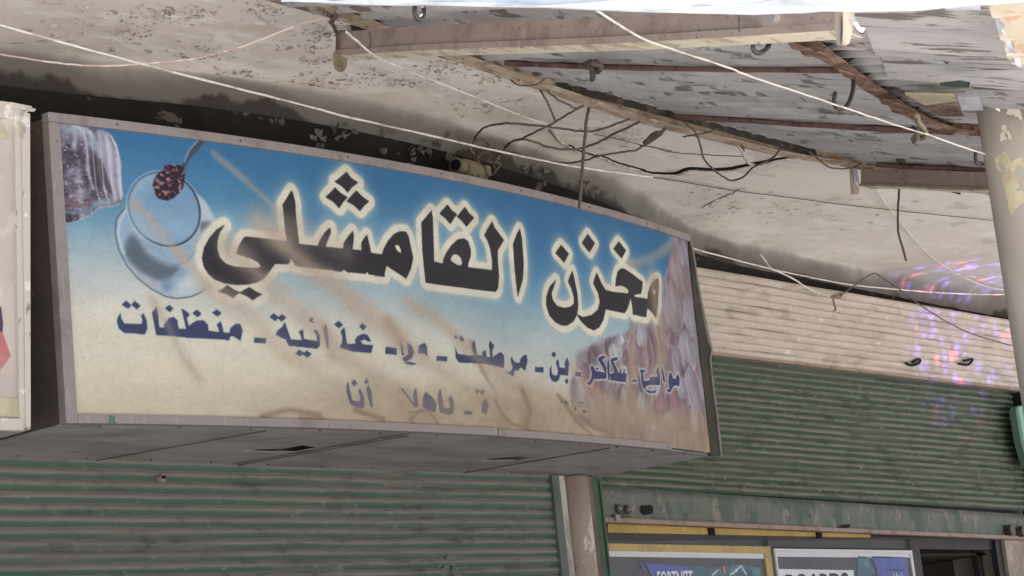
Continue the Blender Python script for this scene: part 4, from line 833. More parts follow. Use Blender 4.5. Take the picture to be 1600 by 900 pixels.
mull('mullion', 1204, 1210, M['frame_dark'], YW-.05); mull('mullion', 1427, 1440, M['frame_dark'], YW-.05)
mull('mullion', 1560, 1572, M['frame_dark'], YW-.05)
MB().box((XR0, YW+.04, .13), (xD, YW+.05, zat(1060, 850))).out('glass_backing', M['frame_dark'], W)
MB().box((xD-.2, YW+1.3, .13), (xR+6, YW+1.32, 3.4)).out('dark_interior', M['interior'], W)
MB().box((xD+.05, YW+.1, zat(1500, 862)-.02), (xR-.05, YW+.9, zat(1500, 862))).out('inner_soffit', M['interior2'], W)
MB().box((atY(1528, 880, YW+.1)[0], YW+.1, .13), (atY(1536, 880, YW+.1)[0], YW+.15, 2.7)).out('inner_post', M['interior2'], W)
# posters
def poster(frm, pxl, pxr, ytop_l, ytop_r, fm, label, bw):
    y = YW-.06
    P0, P1 = atY(pxl, ytop_l, y), atY(pxr, ytop_r, y)
    T = thing('poster', (P0[0], y, .9), label, 'poster')
    zl, zr = P0[2], P1[2]; zb = .9; xa, xb = P0[0], P1[0]
    def quad(n_, x0, x1, za0, za1, zb0, zb1, yy, th, m):
        return MB().prism([(x0, yy, za0), (x1, yy, za1), (x1, yy, zb1), (x0, yy, zb0)], (0, 1, 0), th).out(n_, m, T)
    s = (zr-zl)/(xb-xa); Z = lambda x, d: zl+s*(x-xa)-d
    quad('frame_strip', xa, xb, Z(xa, 0), Z(xb, 0), Z(xa, bw), Z(xb, bw), y, .03, fm)
    quad('frame_strip', xb-bw*1.7, xb, Z(xb-bw*1.7, bw), Z(xb, bw), zb, zb, y, .03, fm)
    quad('frame_strip', xa, xa+bw*1.1, Z(xa, bw), Z(xa+bw*1.1, bw), zb, zb, y, .03, fm)
    wv = .035
    quad('paper_edge', xa+bw*1.1, xb-bw*1.7, Z(xa, bw), Z(xb, bw), Z(xa, bw+wv), Z(xb, bw+wv), y+.008, .01, M['white_trim'])
    quad('paper', xa+bw*1.1, xb-bw*1.7, Z(xa, bw+wv), Z(xb, bw+wv), zb, zb, y+.012, .01, M['poster_grey'])
    return T, y+.012
def text_on(parent, s, px, py, h, m, y, name='lettering', wscale=1.0, bold=.02):
    cu = bpy.data.curves.new('t', 'FONT'); cu.body = s; cu.size = 1; cu.extrude = .004; cu.offset = bold
    to = bpy.data.objects.new('t', cu); COL.objects.link(to)
    dg = bpy.context.evaluated_depsgraph_get(); me = bpy.data.meshes.new_from_object(to.evaluated_get(dg))
    bpy.data.objects.remove(to)
    q = atY(px, py, y); sc = h/.73
    V = [(q[0]+v.co.x*sc*wscale, y-.001-v.co.z*.3, q[2]-h+v.co.y*sc) for v in me.vertices]
    F_ = [tuple(p.vertices) for p in me.polygons]
    return obj(name, V, F_, m, parent)
P1_, yp = poster('a', 942, 1203, 849, 854, M['yellow'], 'poster in a mustard yellow frame with small FORTNITE lettering', .045)
def pp(name, pts, m, parent, y): return MB().prism([atY(a, b, y-.004) for a, b in pts], (0, 1, 0), .003).out(name, m, parent)
pp('blue_beam', [(1008, 880), (1075, 885), (1078, 905), (1078, 940), (1030, 940), (1020, 905)], M['poster_blue'], P1_, yp)
pp('teal_scene', [(1076, 884), (1110, 887), (1150, 882), (1190, 888), (1190, 940), (1076, 940)], M['poster_teal'], P1_, yp)
pp('spark', [(1129, 885), (1132, 884), (1134, 895), (1131, 897)], M['orange_print'], P1_, yp-.004)
text_on(P1_, 'FORTNITE', 1025, 892, .10, M['white_print'], yp-.008, wscale=.62)
text_on(P1_, 'X', 999, 879, .05, M['poster_blue'], yp-.006)
for a, b, c, d in ((1148, 892, 1158, 884), (1158, 884, 1166, 898), (1112, 899, 1122, 890), (1140, 898, 1152, 891)):
    A, B = atY(a, b, yp-.006), atY(c, d, yp-.006); MB().tube([A, B], .006, 5).out('white_streak', M['white_print'], P1_)
P2_, yp2 = poster('b', 1210, 1425, 857, 860, M['white_trim'], 'white edged poster with black BOARDS lettering beside the dark doorway', .02)
pp('white_block', [(1216, 889), (1334, 891), (1334, 960), (1216, 960)], M['white_print'], P2_, yp2)
pp('blue_block', [(1362, 869), (1418, 871), (1421, 960), (1376, 960), (1370, 890)], M['poster_blue'], P2_, yp2)
pp('grey_block', [(1340, 869), (1356, 870), (1366, 890), (1371, 960), (1340, 960)], M['poster_teal'], P2_, yp2)
text_on(P2_, 'BOARDS', 1226, 897, .16, M['black_print'], yp2-.008, wscale=.98, bold=.03)
for k_ in range(4):
    A = atY(1396+k_*4, 897-(k_ % 2)*2, yp2-.006); MB().tube([A, A-np.array([0, 0, .06])], .006, 5).out('white_streak', M['white_print'], P2_)
MB().tube([atY(1385, 890, yp2-.006), atY(1412, 891, yp2-.006)], .003, 5).out('thin_rule', M['black_print'], P2_)
gm, gn, gl_, gb = nodes('dusty_window_glass'); gb.inputs['Base Color'].default_value = (.9, .95, .95, 1); gb.inputs['Roughness'].default_value = .06
gtb = gn.new('ShaderNodeBsdfTransparent'); gmx = gn.new('ShaderNodeMixShader'); gg = gn.new('ShaderNodeBsdfGlossy'); gg.inputs['Roughness'].default_value = .08
gmx.inputs[0].default_value = .04; gl_.new(gtb.outputs[0], gmx.inputs[1]); gl_.new(gg.outputs[0], gmx.inputs[2]); gl_.new(gmx.outputs[0], gn['Material Output'].inputs['Surface'])
xg = atY(1427, 880, YW-.085)[0]; MB().box((XR0+.01, YW-.089, .13), (xg, YW-.085, zat(1060, 845, YW-.087))).out('glass_pane', gm, W)
# beige pier and mint panel at the right
mb = MB(); xa = atY(1573, 870, YR+.02)[0]; mb.box((xa, YR+.02, .13), (xa+.9, YR+.5, 2.60)); tag(mb.out('wall_pier', M['wall']), 'beige plaster pier right of the dark shop doorway', 'wall')
mt = thing('mint_board', (15.9, .9, 2.6), 'mint green board edge behind the beige post at the right', 'board')
MB().prism([atY(a, b, .9) for a, b in [(1591, 636), (1640, 620), (1660, 730), (1612, 730), (1600, 690)]], (0, 1, 0), .05).out('panel', M['mint'], mt)
MB().prism([atY(a, b, .895) for a, b in [(1587, 640), (1591, 634), (1600, 690), (1612, 731), (1607, 731), (1595, 690)]], (0, 1, 0), .06).out('edge_strip', M['mint_edge'], mt)
mb = MB(); mb.box((XR1+.01, YR-.1, .13), (XR1+.12, YR+.06, zbt-.02)); tag(mb.out('shutter_rail', M['interior']), 'black guide channel at the right end of the green shutter', 'rail')

# ================================================================== AWNING
dirv = np.array([.277, 1, .34])                  # along the corrugations, up towards the building
AW = thing('awning', (9.5, -1.6, 4.35), 'lean to awning of weathered corrugated sheets on rusty bars at top right', 'awning')
def sheet(xa, xb, ya, yb, off, m, parent, pitch=.15, amp=.024, name='roof_sheet', ragged=0.0, th=.0):
    """sheet spanning xa..xb (measured where it meets the canopy edge) and y range ya..yb"""
    nx = max(2, int((xb-xa)/pitch*8)); ny = 10; V = []; jag = {}
    for i in range(nx+1):
        u = xa+(xb-xa)*i/nx; w = sin(2*pi*u/pitch); w = max(-1, min(1, w*1.35))
        e = random.gauss(0, ragged) if i % 4 == 0 else jag.get('e', 0); jag['e'] = e
        for j in range(ny+1):
            y = ya+(yb-ya)*j/ny + (e if j == ny else 0)
            x = u+dirv[0]*(y-SY0); z = SZ0+SLOPE*(y-SY0)-off+amp*w+.006*sin(1.7*x+3*y)
            V.append((x, y, z))
    k = ny+1
    Fc = [(i*k+j, (i+1)*k+j, (i+1)*k+j+1, i*k+j+1) for i in range(nx) for j in range(ny)]
    return obj(name, V, Fc, m, parent, smooth=True)
xs_ = [5.75, 6.72, 7.68, 8.66, 9.62, 10.6, 11.55, 12.5, 13.5, 14.6]
for i in range(len(xs_)-1):
    sheet(xs_[i]-.05, xs_[i+1]+.10, -3.3, -.52+random.uniform(-.03, .02), +.026+(.010 if i % 2 else 0)+random.uniform(-.003, .003), M['sheet'], AW, ragged=.012)
def lbar(name, pts, w, h, m, parent, t=.005):     # angle iron along a 3-D polyline: a vertical and a horizontal leg
    mb = MB(); P = [np.array(p) for p in pts]; k = len(P)
    prof = [(0, 0), (0, h), (t, h), (t, t), (w, t), (w, 0)]
    for i in range(k):
        for a, b in prof: mb.v.append((P[i][0], P[i][1]+a, P[i][2]+b))
    n = len(prof)
    mb.f = [(i*n+j, i*n+(j+1) % n, (i+1)*n+(j+1) % n, (i+1)*n+j) for i in range(k-1) for j in range(n)] + [tuple(range(n)), tuple(range((k-1)*n, k*n))]
    mb.mi = [0]*len(mb.f); return mb.out(name, m, parent)
bar_px = [(497, 12), (600, 48), (720, 92), (820, 127), (900, 154), (1000, 188), (1080, 208), (1160, 227), (1230, 243), (1300, 254), (1375, 268), (1470, 284), (1560, 300)]
bp = spline([atZ(a, b, 4.585) for a, b in bar_px], 3, .001)
lbar('edge_angle', bp, -.045, .066, M['tan_steel'], AW)
bp2 = [p+np.array([.0, .03, .012]) for p in bp]
lbar('edge_angle', bp2, .03, .04, M['tan_steel'], AW)
V = []
for i in range(190):
    x = 6.34+i*.03; V += [(x, -.608, 4.605), (x, -.608, 4.69+.004*sin(9*x))]
obj('gap_shade_strip', V, [(2*i, 2*i+2, 2*i+3, 2*i+1) for i in range(189)], M['gap_shade'], AW)  # dark strip added as the shade between edge bar and sheets
rp = spline([atS(a, b, .105) for a, b in [(1222, 62), (1262, 78), (1310, 112), (1365, 150), (1420, 185), (1480, 207), (1545, 214)]], 4, .002)
lbar('rusty_angle', rp, -.06, .06, M['rust'], AW)
V = []
for p_ in rp:
    zs = SZ0+SLOPE*(p_[1]+.02-SY0)-.035; V += [(p_[0]+.03, p_[1]+.02, p_[2]+.03), (p_[0]+.03, p_[1]+.02, zs)]
obj('gap_shade_strip', V, [(2*i, 2*i+2, 2*i+3, 2*i+1) for i in range(len(rp)-1)], M['gap_shade'], AW)  # dark ribbon painting the shade above the rusty bar
for k_ in range(0, len(rp)-2, 2):                       # dark blocks painting the shade between bar and ribs
    p_ = rp[k_]; q_ = rp[k_+1]; MB().box((p_[0]+.01, p_[1]-.06, p_[2]+.055), (q_[0], p_[1]+.05, p_[2]+.075)).out('rib_shade', M['gap_shade'], AW)
# ragged remains of its lower leg
for pts in ([(1230, 66), (1236, 76), (1250, 80), (1258, 88), (1272, 90), (1290, 98), (1304, 96), (1290, 86), (1262, 76)], [(1372, 152), (1376, 162), (1388, 166), (1394, 175), (1410, 178), (1424, 176), (1434, 180), (1430, 172), (1400, 162)], [(1312, 110), (1318, 120), (1328, 122), (1336, 128), (1334, 118)]):
    P_ = [atS(a+random.uniform(-1.5, 1.5), b+random.uniform(-1, 1), .13) for a, b in pts]
    MB().prism(P_, (0, 0, 1), .005).out('rust_scale', M['rust'], AW)
for pts, r_ in (([(790, 99), (860, 102), (925, 105), (1100, 108), (1330, 110)], .012), ([(1050, 182), (1150, 188), (1250, 194), (1370, 201), (1490, 207)], .014), ([(1370, 258), (1450, 262), (1560, 267)], .014)):
    MB().tube(spline([atS(a, b, .08) for a, b in pts], 4, .001), r_, 6).out('purlin', M['purlin'], AW)
    MB().tube(spline([atS(a, b-3.0, .06) for a, b in pts], 4, .0015), r_*.55, 6).out('purlin_shadow', M['gap_shade'], AW)  # dark line painted as the shadow above each purlin
# the two channel beams
def beam(name, L, Rr, hpxL, hpxR, lipL, lipR, label, tabs):
    """L, Rr: lower front edge pixels; web rises hpx; cream bottom flange lip px deep"""
    A, B = atS(*L, .20), atS(*Rr, .20); T = thing(name, tuple((A+B)/2), label, 'beam')
    d = B-A; d /= np.linalg.norm(d); up = np.array([0, 0, 1.0]); side = np.cross(d, up); side /= np.linalg.norm(side)
    if side[0] < 0: side = -side
    nup = np.cross(side, d); nup = nup if nup[2] > 0 else -nup
    def hgt(P, h): return h*np.linalg.norm(P-CAM)/FPX*1.05
    hA, hB = hgt(A, hpxL), hgt(B, hpxR)
    K = 14; web = MB(); fl = MB(); lip = MB()
    for i in range(K+1):
        t = i/K; P = A+(B-A)*t+nup*.004*sin(7*t)+side*.004*sin(5*t); h = hA+(hB-hA)*t
        q = [P-side*.0, P+nup*h, P+nup*h+side*.05, P+nup*(h-.005)+side*.05, P+nup*(h-.005)+side*.005, P+side*.005]
        web.v += [tuple(v) for v in q]
        w2 = .075
        q = [P-nup*.0, P-nup*.005, P+side*w2-nup*.02, P+side*w2-nup*.015]
        fl.v += [tuple(v) for v in q]
        l1 = lipL+(lipR-lipL)*t; hh_ = hgt(P, l1)
        q = [P-side*.004+nup*.0, P-side*.012+nup*hh_, P-side*.016+nup*hh_, P-side*.010-nup*.002]
        lip.v += [tuple(v) for v in q]
    for mb_, n in ((web, 6), (fl, 4), (lip, 4)):
        mb_.f = [(i*n+j, i*n+(j+1) % n, (i+1)*n+(j+1) % n, (i+1)*n+j) for i in range(K) for j in range(n)] + [tuple(range(n)), tuple(range(K*n, K*n+n))]
        mb_.mi = [0]*len(mb_.f)
    web.out('web', M['beam'], T); fl.out('flange', M['beam_cream'], T); lip.out('lip', M['beam'] , T)
    return T, A, B, d, side, nup
BM1 = beam('channel_beam', (530, 86), (1318, 48), 34, 42, 7, 10, 'long grey brown channel beam crossing the top of the picture', None)
T, A, B, d, side, nup = BM1
MB().prism([A-d*.03-side*.006, A-d*.03+nup*.105-side*.006, A+d*.004+nup*.11-side*.006, A+d*.004-side*.006], side, .06).out('end_plate', M['rust'], T)
yv = A[1]-.01
MB().prism([atY(a, b, yv) for a, b in [(520, 82), (536, 82), (536, 101), (533, 109), (528, 112), (523, 109), (521, 101)]], side, .02).out('hanger_tab', M['plastic_old'], T)
q = atY(528, 104, yv)-side*.002; MB().tube([q, q-side*.006], .010, 12).out('bolt_hole', M['black'], T)
yv = B[1]-.01
MB().prism([atY(a, b, yv) for a, b in [(1304, 16), (1318, 14), (1320, 62), (1318, 72), (1308, 70), (1304, 44)]], side, .012).out('end_plate', M['beam'], T)
MB().prism([atY(a, b, yv-.012) for a, b in [(1317, 12), (1330, 15), (1329, 40), (1322, 68), (1316, 70), (1317, 44)]], side, .012).out('hanger_tab', M['beam_cream'], T)
q = atS(1212, 24, .22); MB().tube([q, q-side*.02], .024, 18).out('bolt_head', M['steel_grey'], T)
for a, b, c, dd in ((578, 50, 578, 82), (1153, 18, 1155, 48)):
    MB().tube([atS(a, b, .225), atS((a+c)/2+1, (b+dd)/2, .228), atS(c, dd, .225)], .003, 5).out('wire_tie', M['wire_dark'], T)
BM2 = beam('channel_beam', (1345, 290), (1570, 297), 24, 26, 3, 3, 'short grey channel beam running behind the beige post at right', None)
T2, A2, B2, d2, s2, n2 = BM2
yv = A2[1]-.01
MB().prism([atY(a, b, yv) for a, b in [(1327, 263), (1333, 263), (1334, 289), (1338, 289), (1338, 304), (1329, 304)]], s2, .02).out('end_plate', M['beam'], T2)
MB().prism([atY(a, b, yv-.012) for a, b in [(1332, 262), (1337, 263), (1342, 286), (1336, 287)]], s2, .006).out('hanger_tab', M['sheet_bright'], T2)
# extra sheets at the outer right corner: patched, rusty, and edges painted sunlit bright
px_sheet = [(1335, 18), (1620, -30), (1640, 155), (1520, 150), (1450, 148), (1400, 120), (1352, 80)]
def free_sheet(name, p00, p01, p11, p10, m, off, n=40, waves=4.5, amp=.02, parent=AW):
    """corrugated patch between four photo points (00 and 10 joined by corrugation cross-section)"""
    A, B, C_, D_ = atS(*p00, off), atS(*p01, off), atS(*p11, off), atS(*p10, off); V = []; K = 8
    for i in range(n+1):
        t = i/n; w = max(-1, min(1, 1.3*sin(2*pi*waves*t)))
        for j in range(K+1):
            s = j/K; P = (A*(1-s)+B*s)*(1-t)+(D_*(1-s)+C_*s)*t; V.append((P[0], P[1]+.01*w*0, P[2]+amp*w))
    k = K+1
    return obj(name, V, [(i*k+j, (i+1)*k+j, (i+1)*k+j+1, i*k+j+1) for i in range(n) for j in range(K)], m, parent, smooth=True)
free_sheet('patch_sheet', (1318, -10), (1620, -10), (1650, 152), (1395, 128), M['sheet'], .062, waves=3.2, amp=.018)
free_sheet('rusty_sheet', (1536, -20), (1700, -60), (1720, 120), (1580, 100), M['sheet_rusty'], .16, waves=3.5, amp=.026)
free_sheet('bright_edge', (1546, 12), (1552, 10), (1600, 100), (1590, 96), M['sheet_bright'], .175, waves=3.0, amp=.03)
free_sheet('bright_edge', (1470, -6), (1530, -6), (1530, 4), (1480, 4), M['sheet_bright'], .13, waves=1.5, amp=.03)
free_sheet('bright_edge', (1496, 152), (1530, 152), (1536, 166), (1502, 166), M['sheet_bright'], .12, n=24, waves=2, amp=.02)
MB().prism([atS(a, b, .13) for a, b in [(1468, 131), (1500, 127), (1516, 130), (1514, 137), (1490, 137), (1470, 134)]], (0, 0, 1), .004).out('green_patch', M['sheet_green'], AW)
MB().prism([atS(a, b, .11) for a, b in [(1415, 148), (1492, 150), (1497, 158), (1445, 165)]], (0, 0, 1), .01).out('wood_packer', M['tape'], AW)
MB().prism([atS(a, b, .10) for a, b in [(1442, 166), (1490, 158), (1506, 182), (1470, 182)]], (0, 0, 1), .01).out('wood_packer', M['rust'], AW)

# white tarpaulin along the top
tp = [(440, 3), (520, 6), (640, 8), (760, 9), (860, 13), (960, 18), (1060, 17), (1150, 13), (1210, 7), (1250, -1), (1300, -14)]
V = []; e3 = spline([atS(a, b, .30) for a, b in tp], 6)
for i, p in enumerate(e3):
    for j in range(9):
        s = j/8; V.append((p[0]-.1*s+.0, p[1]-1.5*s, p[2]-SLOPE*1.0*s-.05*sin(pi*s)+.012*sin(i*.7+s*5)*min(1, s*3)))
    V.append((p[0], p[1]+.004, p[2]+.012))
k = 10
o = obj('tarpaulin', V, [(i*k+j, (i+1)*k+j, (i+1)*k+j+1, i*k+j+1) for i in range(len(e3)-1) for j in range(8)] + [(i*k, i*k+9, (i+1)*k+9, (i+1)*k) for i in range(len(e3)-1)], M['tarp'], smooth=True)
tag(o, 'white tarpaulin sagging along the top edge in front of the beam', 'tarpaulin')

# hooks hanging from the purlins
HK = [([(648, 7), (648, 21), (654, 30), (661, 25), (662, 12)], .22, 'steel hook above the left part of the long beam, under the tarpaulin'),
      ([(1178, 61), (1177, 76), (1185, 83), (1198, 76), (1206, 58)], .16, 'steel hook just below the right end of the long channel beam'),
      ([(1305, 145), (1303, 162), (1312, 170), (1323, 166), (1332, 145), (1334, 121)], .12, 'largest steel hook hanging from the rusty angle bar'),
      ([(1524, 238), (1525, 253), (1535, 259), (1543, 252), (1544, 231)], .10, 'steel hook beside the beige post with the white rope end')]
for pts, off, lab in HK:
    yh = atS(*pts[-1], off)[1]; P3 = spline([atY(a, b, yh) for a, b in pts], 5)
    tag(MB().tube(P3, .0085, 8).out('hook', M['hook'], smooth=True), lab, 'hook', 'steel hooks under the awning')

# ================================================================== POST in front at the right
PY = float(atS(1568, 150, -.02)[1])
PR = .098; cA = atY(1553, 300, PY); PX = cA[0]+PR*1.30+.055
pt = thing('awning_post', (PX, PY, 0), 'thick peeling beige steel post holding the awning at the right edge', 'post')
ztp_ = SZ0+SLOPE*(PY-SY0)+.02
def barrel(r, zs, n=40):
    V = []; 
    for z in zs:
        for j in range(n):
            a = 2*pi*j/n; V.append((PX+r*cos(a), PY+r*sin(a), z))
    Fc = [(i*n+j, i*n+(j+1) % n, (i+1)*n+(j+1) % n, (i+1)*n+j) for i in range(len(zs)-1) for j in range(n)] + [tuple(range((len(zs)-1)*n, len(zs)*n))]
    return V, Fc
V, Fc = barrel(PR, [0, 1, 2, 2.6, 3, 3.3, 3.6, ztp_]); obj('shaft', V, Fc, M['pipe'], pt, smooth=True)
V, Fc = barrel(PR+.03, [0, .02]); obj('base_plate', V, Fc, M['rust'], pt)
# flaking patches, slightly proud of the shaft
for (px, py, rr_, seed) in [(1586, 262, .055, 1), (1592, 300, .035, 2), (1576, 200, .02, 3), (1590, 168, .03, 4)]:
    q = atY(px, py, PY-PR); a0_ = math.atan2(q[1]-PY, q[0]-PX); a0_ = math.atan2(-.75, (q[0]-PX)/PR*.9); mbp = []
    n_ = 18
    for i in range(n_):
        th = 2*pi*i/n_; rr2 = rr_*(1+.35*sin(3*th+seed)+.2*sin(7*th+seed*2)); a_ = a0_+rr2*cos(th)/PR
        mbp.append((PX+(PR+.0025)*cos(a_), PY+(PR+.0025)*sin(a_), q[2]+1.6*rr2*sin(th)))
    c_ = (PX+(PR+.004)*cos(a0_), PY+(PR+.004)*sin(a0_), q[2])
    obj('paint_flake', mbp+[c_], [(i, (i+1) % n_, n_) for i in range(n_)], M['tape'] if seed < 3 else M['cream'], pt)

# ================================================================== CABLES AND CORDS
def cable(name, pts, r, m, label, cat='cable', group=None, sub=6, wob=.0006, parent=None):
    o = MB().tube(spline(pts, sub, wob), r, 6).out(name, m, parent, smooth=True)
    if not parent: tag(o, label, cat, group)
    return o
zc = lambda pts, d=.03: [atZ(a, b, ZC-d) for a, b in pts]
GW = 'dark wires looped under the awning edge'
def mixz(pts, ds): return [atZ(a, b, ZC-d_) for (a, b), d_ in zip(pts, ds)]
long_ = [(-40, 28), (0, 39), (100, 67), (203, 95), (338, 130), (473, 164), (540, 182), (615, 199), (690, 216), (750, 230), (820, 245), (885, 258), (950, 268), (1020, 277)]
cable('cable', [atZ(a, b, ZC-.2) for a, b in long_], [.0054+.0010*sin(i*.9)*sin(i*.37) for i in range(79)], M['wire_white'], 'long white cable sagging from top left across above the blue sign')
cable('cable', zc([(1020, 277), (1089, 288), (1161, 300), (1222, 307), (1320, 320), (1440, 333), (1566, 346)], .02), .0032, M['wire_dark'], 'thin straight dark wire crossing the pale ceiling at right')
cable('cable', [atZ(a, b, ZC-.16) for i, (a, b) in enumerate([(1070, 384), (1100, 393), (1195, 418), (1260, 432), (1330, 445), (1400, 452), (1465, 457), (1530, 460), (1585, 460)])], .0058, M['wire_white'], 'white cable sagging in front of the beige ribbed housing', sub=5)
cable('cord', zc([(-30, 82), (0, 85), (80, 97), (150, 103), (230, 99), (300, 92), (345, 82), (400, 65), (450, 45), (480, 34), (512, 29)], .12), .0045, M['wire_pink'], 'thin pink and white cord crossing the ceiling at top left', 'cord')
cable('cord', [atS(a, b, .27 if i < 3 else .2) if i < 5 else atZ(a, b, ZC-.08) for i, (a, b) in enumerate([(541, 50), (562, 68), (581, 84), (598, 93), (615, 101), (655, 118), (696, 133), (750, 155), (818, 182), (885, 203), (926, 209)])], .0046, M['wire_white'], 'white rope running from the left end of the long beam down right', 'cord')
cable('cable', zc([(926, 209), (960, 216), (1000, 226), (1020, 230), (1050, 236)], .04), .003, M['wire_dark'], 'short thin grey wire near the middle of the ceiling')
cable('rope', [atS(a, b, .26) for a, b in [(925, 12), (960, 34), (1000, 58), (1060, 80), (1130, 103), (1180, 122), (1250, 145), (1310, 165), (1375, 187), (1432, 205), (1450, 210), (1490, 225), (1543, 242)]], .0038, M['wire_white'], 'white rope slanting under the awning down to the hook by the post', 'rope')
# knot with a rag round the rope
kn = thing('rope_knot', tuple(atS(1438, 200, .25)), 'knotted brown rag tied round the white rope under the rusty bar', 'knot')
MB().tube(spline([atS(a, b, .25) for a, b in [(1432, 180), (1436, 192), (1443, 200), (1446, 210), (1440, 216), (1433, 211), (1436, 203)]], 5), .011, 7).out('loop', M['plastic_old'], kn, True)
MB().prism([atS(a, b, .24) for a, b in [(1427, 196), (1440, 204), (1437, 214), (1429, 225), (1426, 216), (1433, 208)]], (0, 1, .3), .01).out('rag_end', M['wire_dark'], kn)
A4 = lambda pts: px4(720, 60, 4.5, pts); B4 = lambda pts: px4(1000, 130, 4.5, pts)
loops = [
 (A4([(560, 365), (580, 400), (610, 450), (650, 540), (665, 580)]), .0055, 'short dark wire end dropping straight from the tan edge bar'),
 (A4([(865, 475), (790, 510), (700, 565), (640, 600), (560, 640), (440, 700), (370, 720), (330, 745), (310, 770)]), .006, 'dark wire running diagonally down left to the sooty recess'),
 (A4([(90, 730), (105, 690), (130, 660), (180, 620), (290, 600), (350, 597), (450, 605), (600, 620), (750, 640), (880, 655), (1000, 635), (1100, 600), (1190, 565)]), .006, 'topmost long dark wire loop left of the hanging cable'),
 (A4([(310, 770), (360, 725), (440, 710), (520, 730), (620, 765), (750, 780), (860, 770), (980, 725), (1100, 660), (1260, 585)]), .0065, 'middle dark wire loop sagging below the tan edge bar'),
 (A4([(300, 780), (400, 810), (520, 850), (640, 870), (760, 875), (860, 860), (1000, 820), (1130, 800), (1230, 785), (1290, 750)]), .0065, 'lowest dark wire loop ending at the small hanging rag'),
 (A4([(350, 290), (400, 325), (480, 332), (560, 310), (590, 280)]), .004, 'small wire loop wrapped under the tan edge bar'),
 (A4([(610, 370), (680, 430), (750, 460), (800, 490), (865, 470)]), .005, 'short kinked dark wire just under the tan edge bar'),
 (B4([(300, 265), (380, 330), (420, 420), (450, 530), (520, 610), (590, 660), (650, 685), (730, 655), (800, 590), (900, 540), (960, 500), (1000, 435)]), .006, 'deep V shaped dark wire loop over the ceiling crack'),
 (B4([(0, 440), (100, 450), (200, 480), (400, 500), (730, 515)]), .003, 'thin pale wire above the ceiling crack'),
 (B4([(1190, 480), (1260, 540), (1330, 590), (1400, 600), (1500, 595), (1555, 560)]), .005, 'dark wire loop by the left end of the short beam'),
 (B4([(300, 375), (380, 365), (480, 345), (560, 318)]), .004, 'short wire lying along the middle of the edge bar'),
]
for pts, r_, lab in loops:
    n = len(pts)
    cable('wire', [atZ(a, b, ZC-.10-.05*sin(pi*i/(n-1))) for i, (a, b) in enumerate(pts)], r_, M['wire_dark'], lab, 'wire', GW, wob=.001)
hang = [(938, 108), (932, 125), (925, 150), (917, 185), (914, 215), (911, 250), (908, 290), (905, 325)]
cable('hanging_wire', [atY(a, b, -.62+.05*i) for i, (a, b) in enumerate(hang)], .0085, M['wire_dark'], 'dark wire hanging from the red rod down over the sign top', 'wire')
hk = thing('wire_knot', tuple(atS(930, 110, .1)), 'dark knot of cloth tied on the red rod above the hanging wire', 'knot')
MB().tube(spline([atS(a, b, .1) for a, b in [(915, 100), (926, 97), (934, 100), (938, 108), (930, 112), (924, 106), (926, 118), (925, 124)]], 5, .003), .013, 6).out('cloth', M['wire_dark'], hk, True)
cable('hanging_wire', [atY(a, b, -.80) for a, b in [(1408, 238), (1409, 255), (1407, 280), (1404, 310), (1403, 345), (1404, 365), (1410, 385), (1416, 408)]], .007, M['wire_dark'], 'dark wire hanging free against the pale ceiling at right', 'wire')
hk = thing('wire_knot', tuple(atZ(1406, 245, 4.5)), 'dark knot where the free hanging wire meets the edge bar', 'knot')
MB().tube(spline([atZ(a, b, 4.5) for a, b in [(1398, 238), (1410, 240), (1404, 246), (1412, 252), (1408, 262), (1402, 250)]], 5, .003), .011, 6).out('cloth', M['wire_dark'], hk, True)
cable('cord', zc([(1368, 292), (1385, 320), (1405, 345), (1430, 375), (1460, 405), (1500, 430), (1540, 447), (1580, 455)], .03), .0035, M['wire_white'], 'thin white cord curving down the ceiling towards the post', 'cord')
rg = thing('hanging_rag', tuple(atZ(1012, 215, ZC-.1)), 'small dark rag hanging below the tan edge bar at its middle', 'rag')
MB().prism([atZ(a, b, ZC-.1) for a, b in B4([(70, 375), (110, 350), (155, 345), (165, 325), (190, 318), (150, 370), (100, 405), (60, 430), (30, 445), (20, 425), (45, 405)])], (0, 0, 1), .012).out('cloth', M['wire_dark'], rg)
rg = thing('hanging_rag', tuple(atZ(1165, 250, ZC-.1)), 'white and grey string knot hanging at the ceiling crack', 'rag')
MB().tube(spline(zc(B4([(690, 445), (715, 475), (730, 500), (745, 540), (770, 565), (810, 580)]), .1), 5, .002), .008, 6).out('string', M['flake_white'], rg, True)
MB().prism(zc(B4([(700, 440), (735, 450), (735, 505), (722, 480)]), .1), (0, 0, 1), .008).out('cloth', M['wire_dark'], rg)
# dark link at the left end of the beam
cable('tie_wire', [atS(a, b, .12) for a, b in [(502, 14), (512, 21), (520, 28), (525, 24), (519, 35), (517, 33), (522, 43), (526, 51)]], .008, M['wire_dark'], 'twisted dark tie wire holding the left end of the long beam', 'wire', wob=.002)
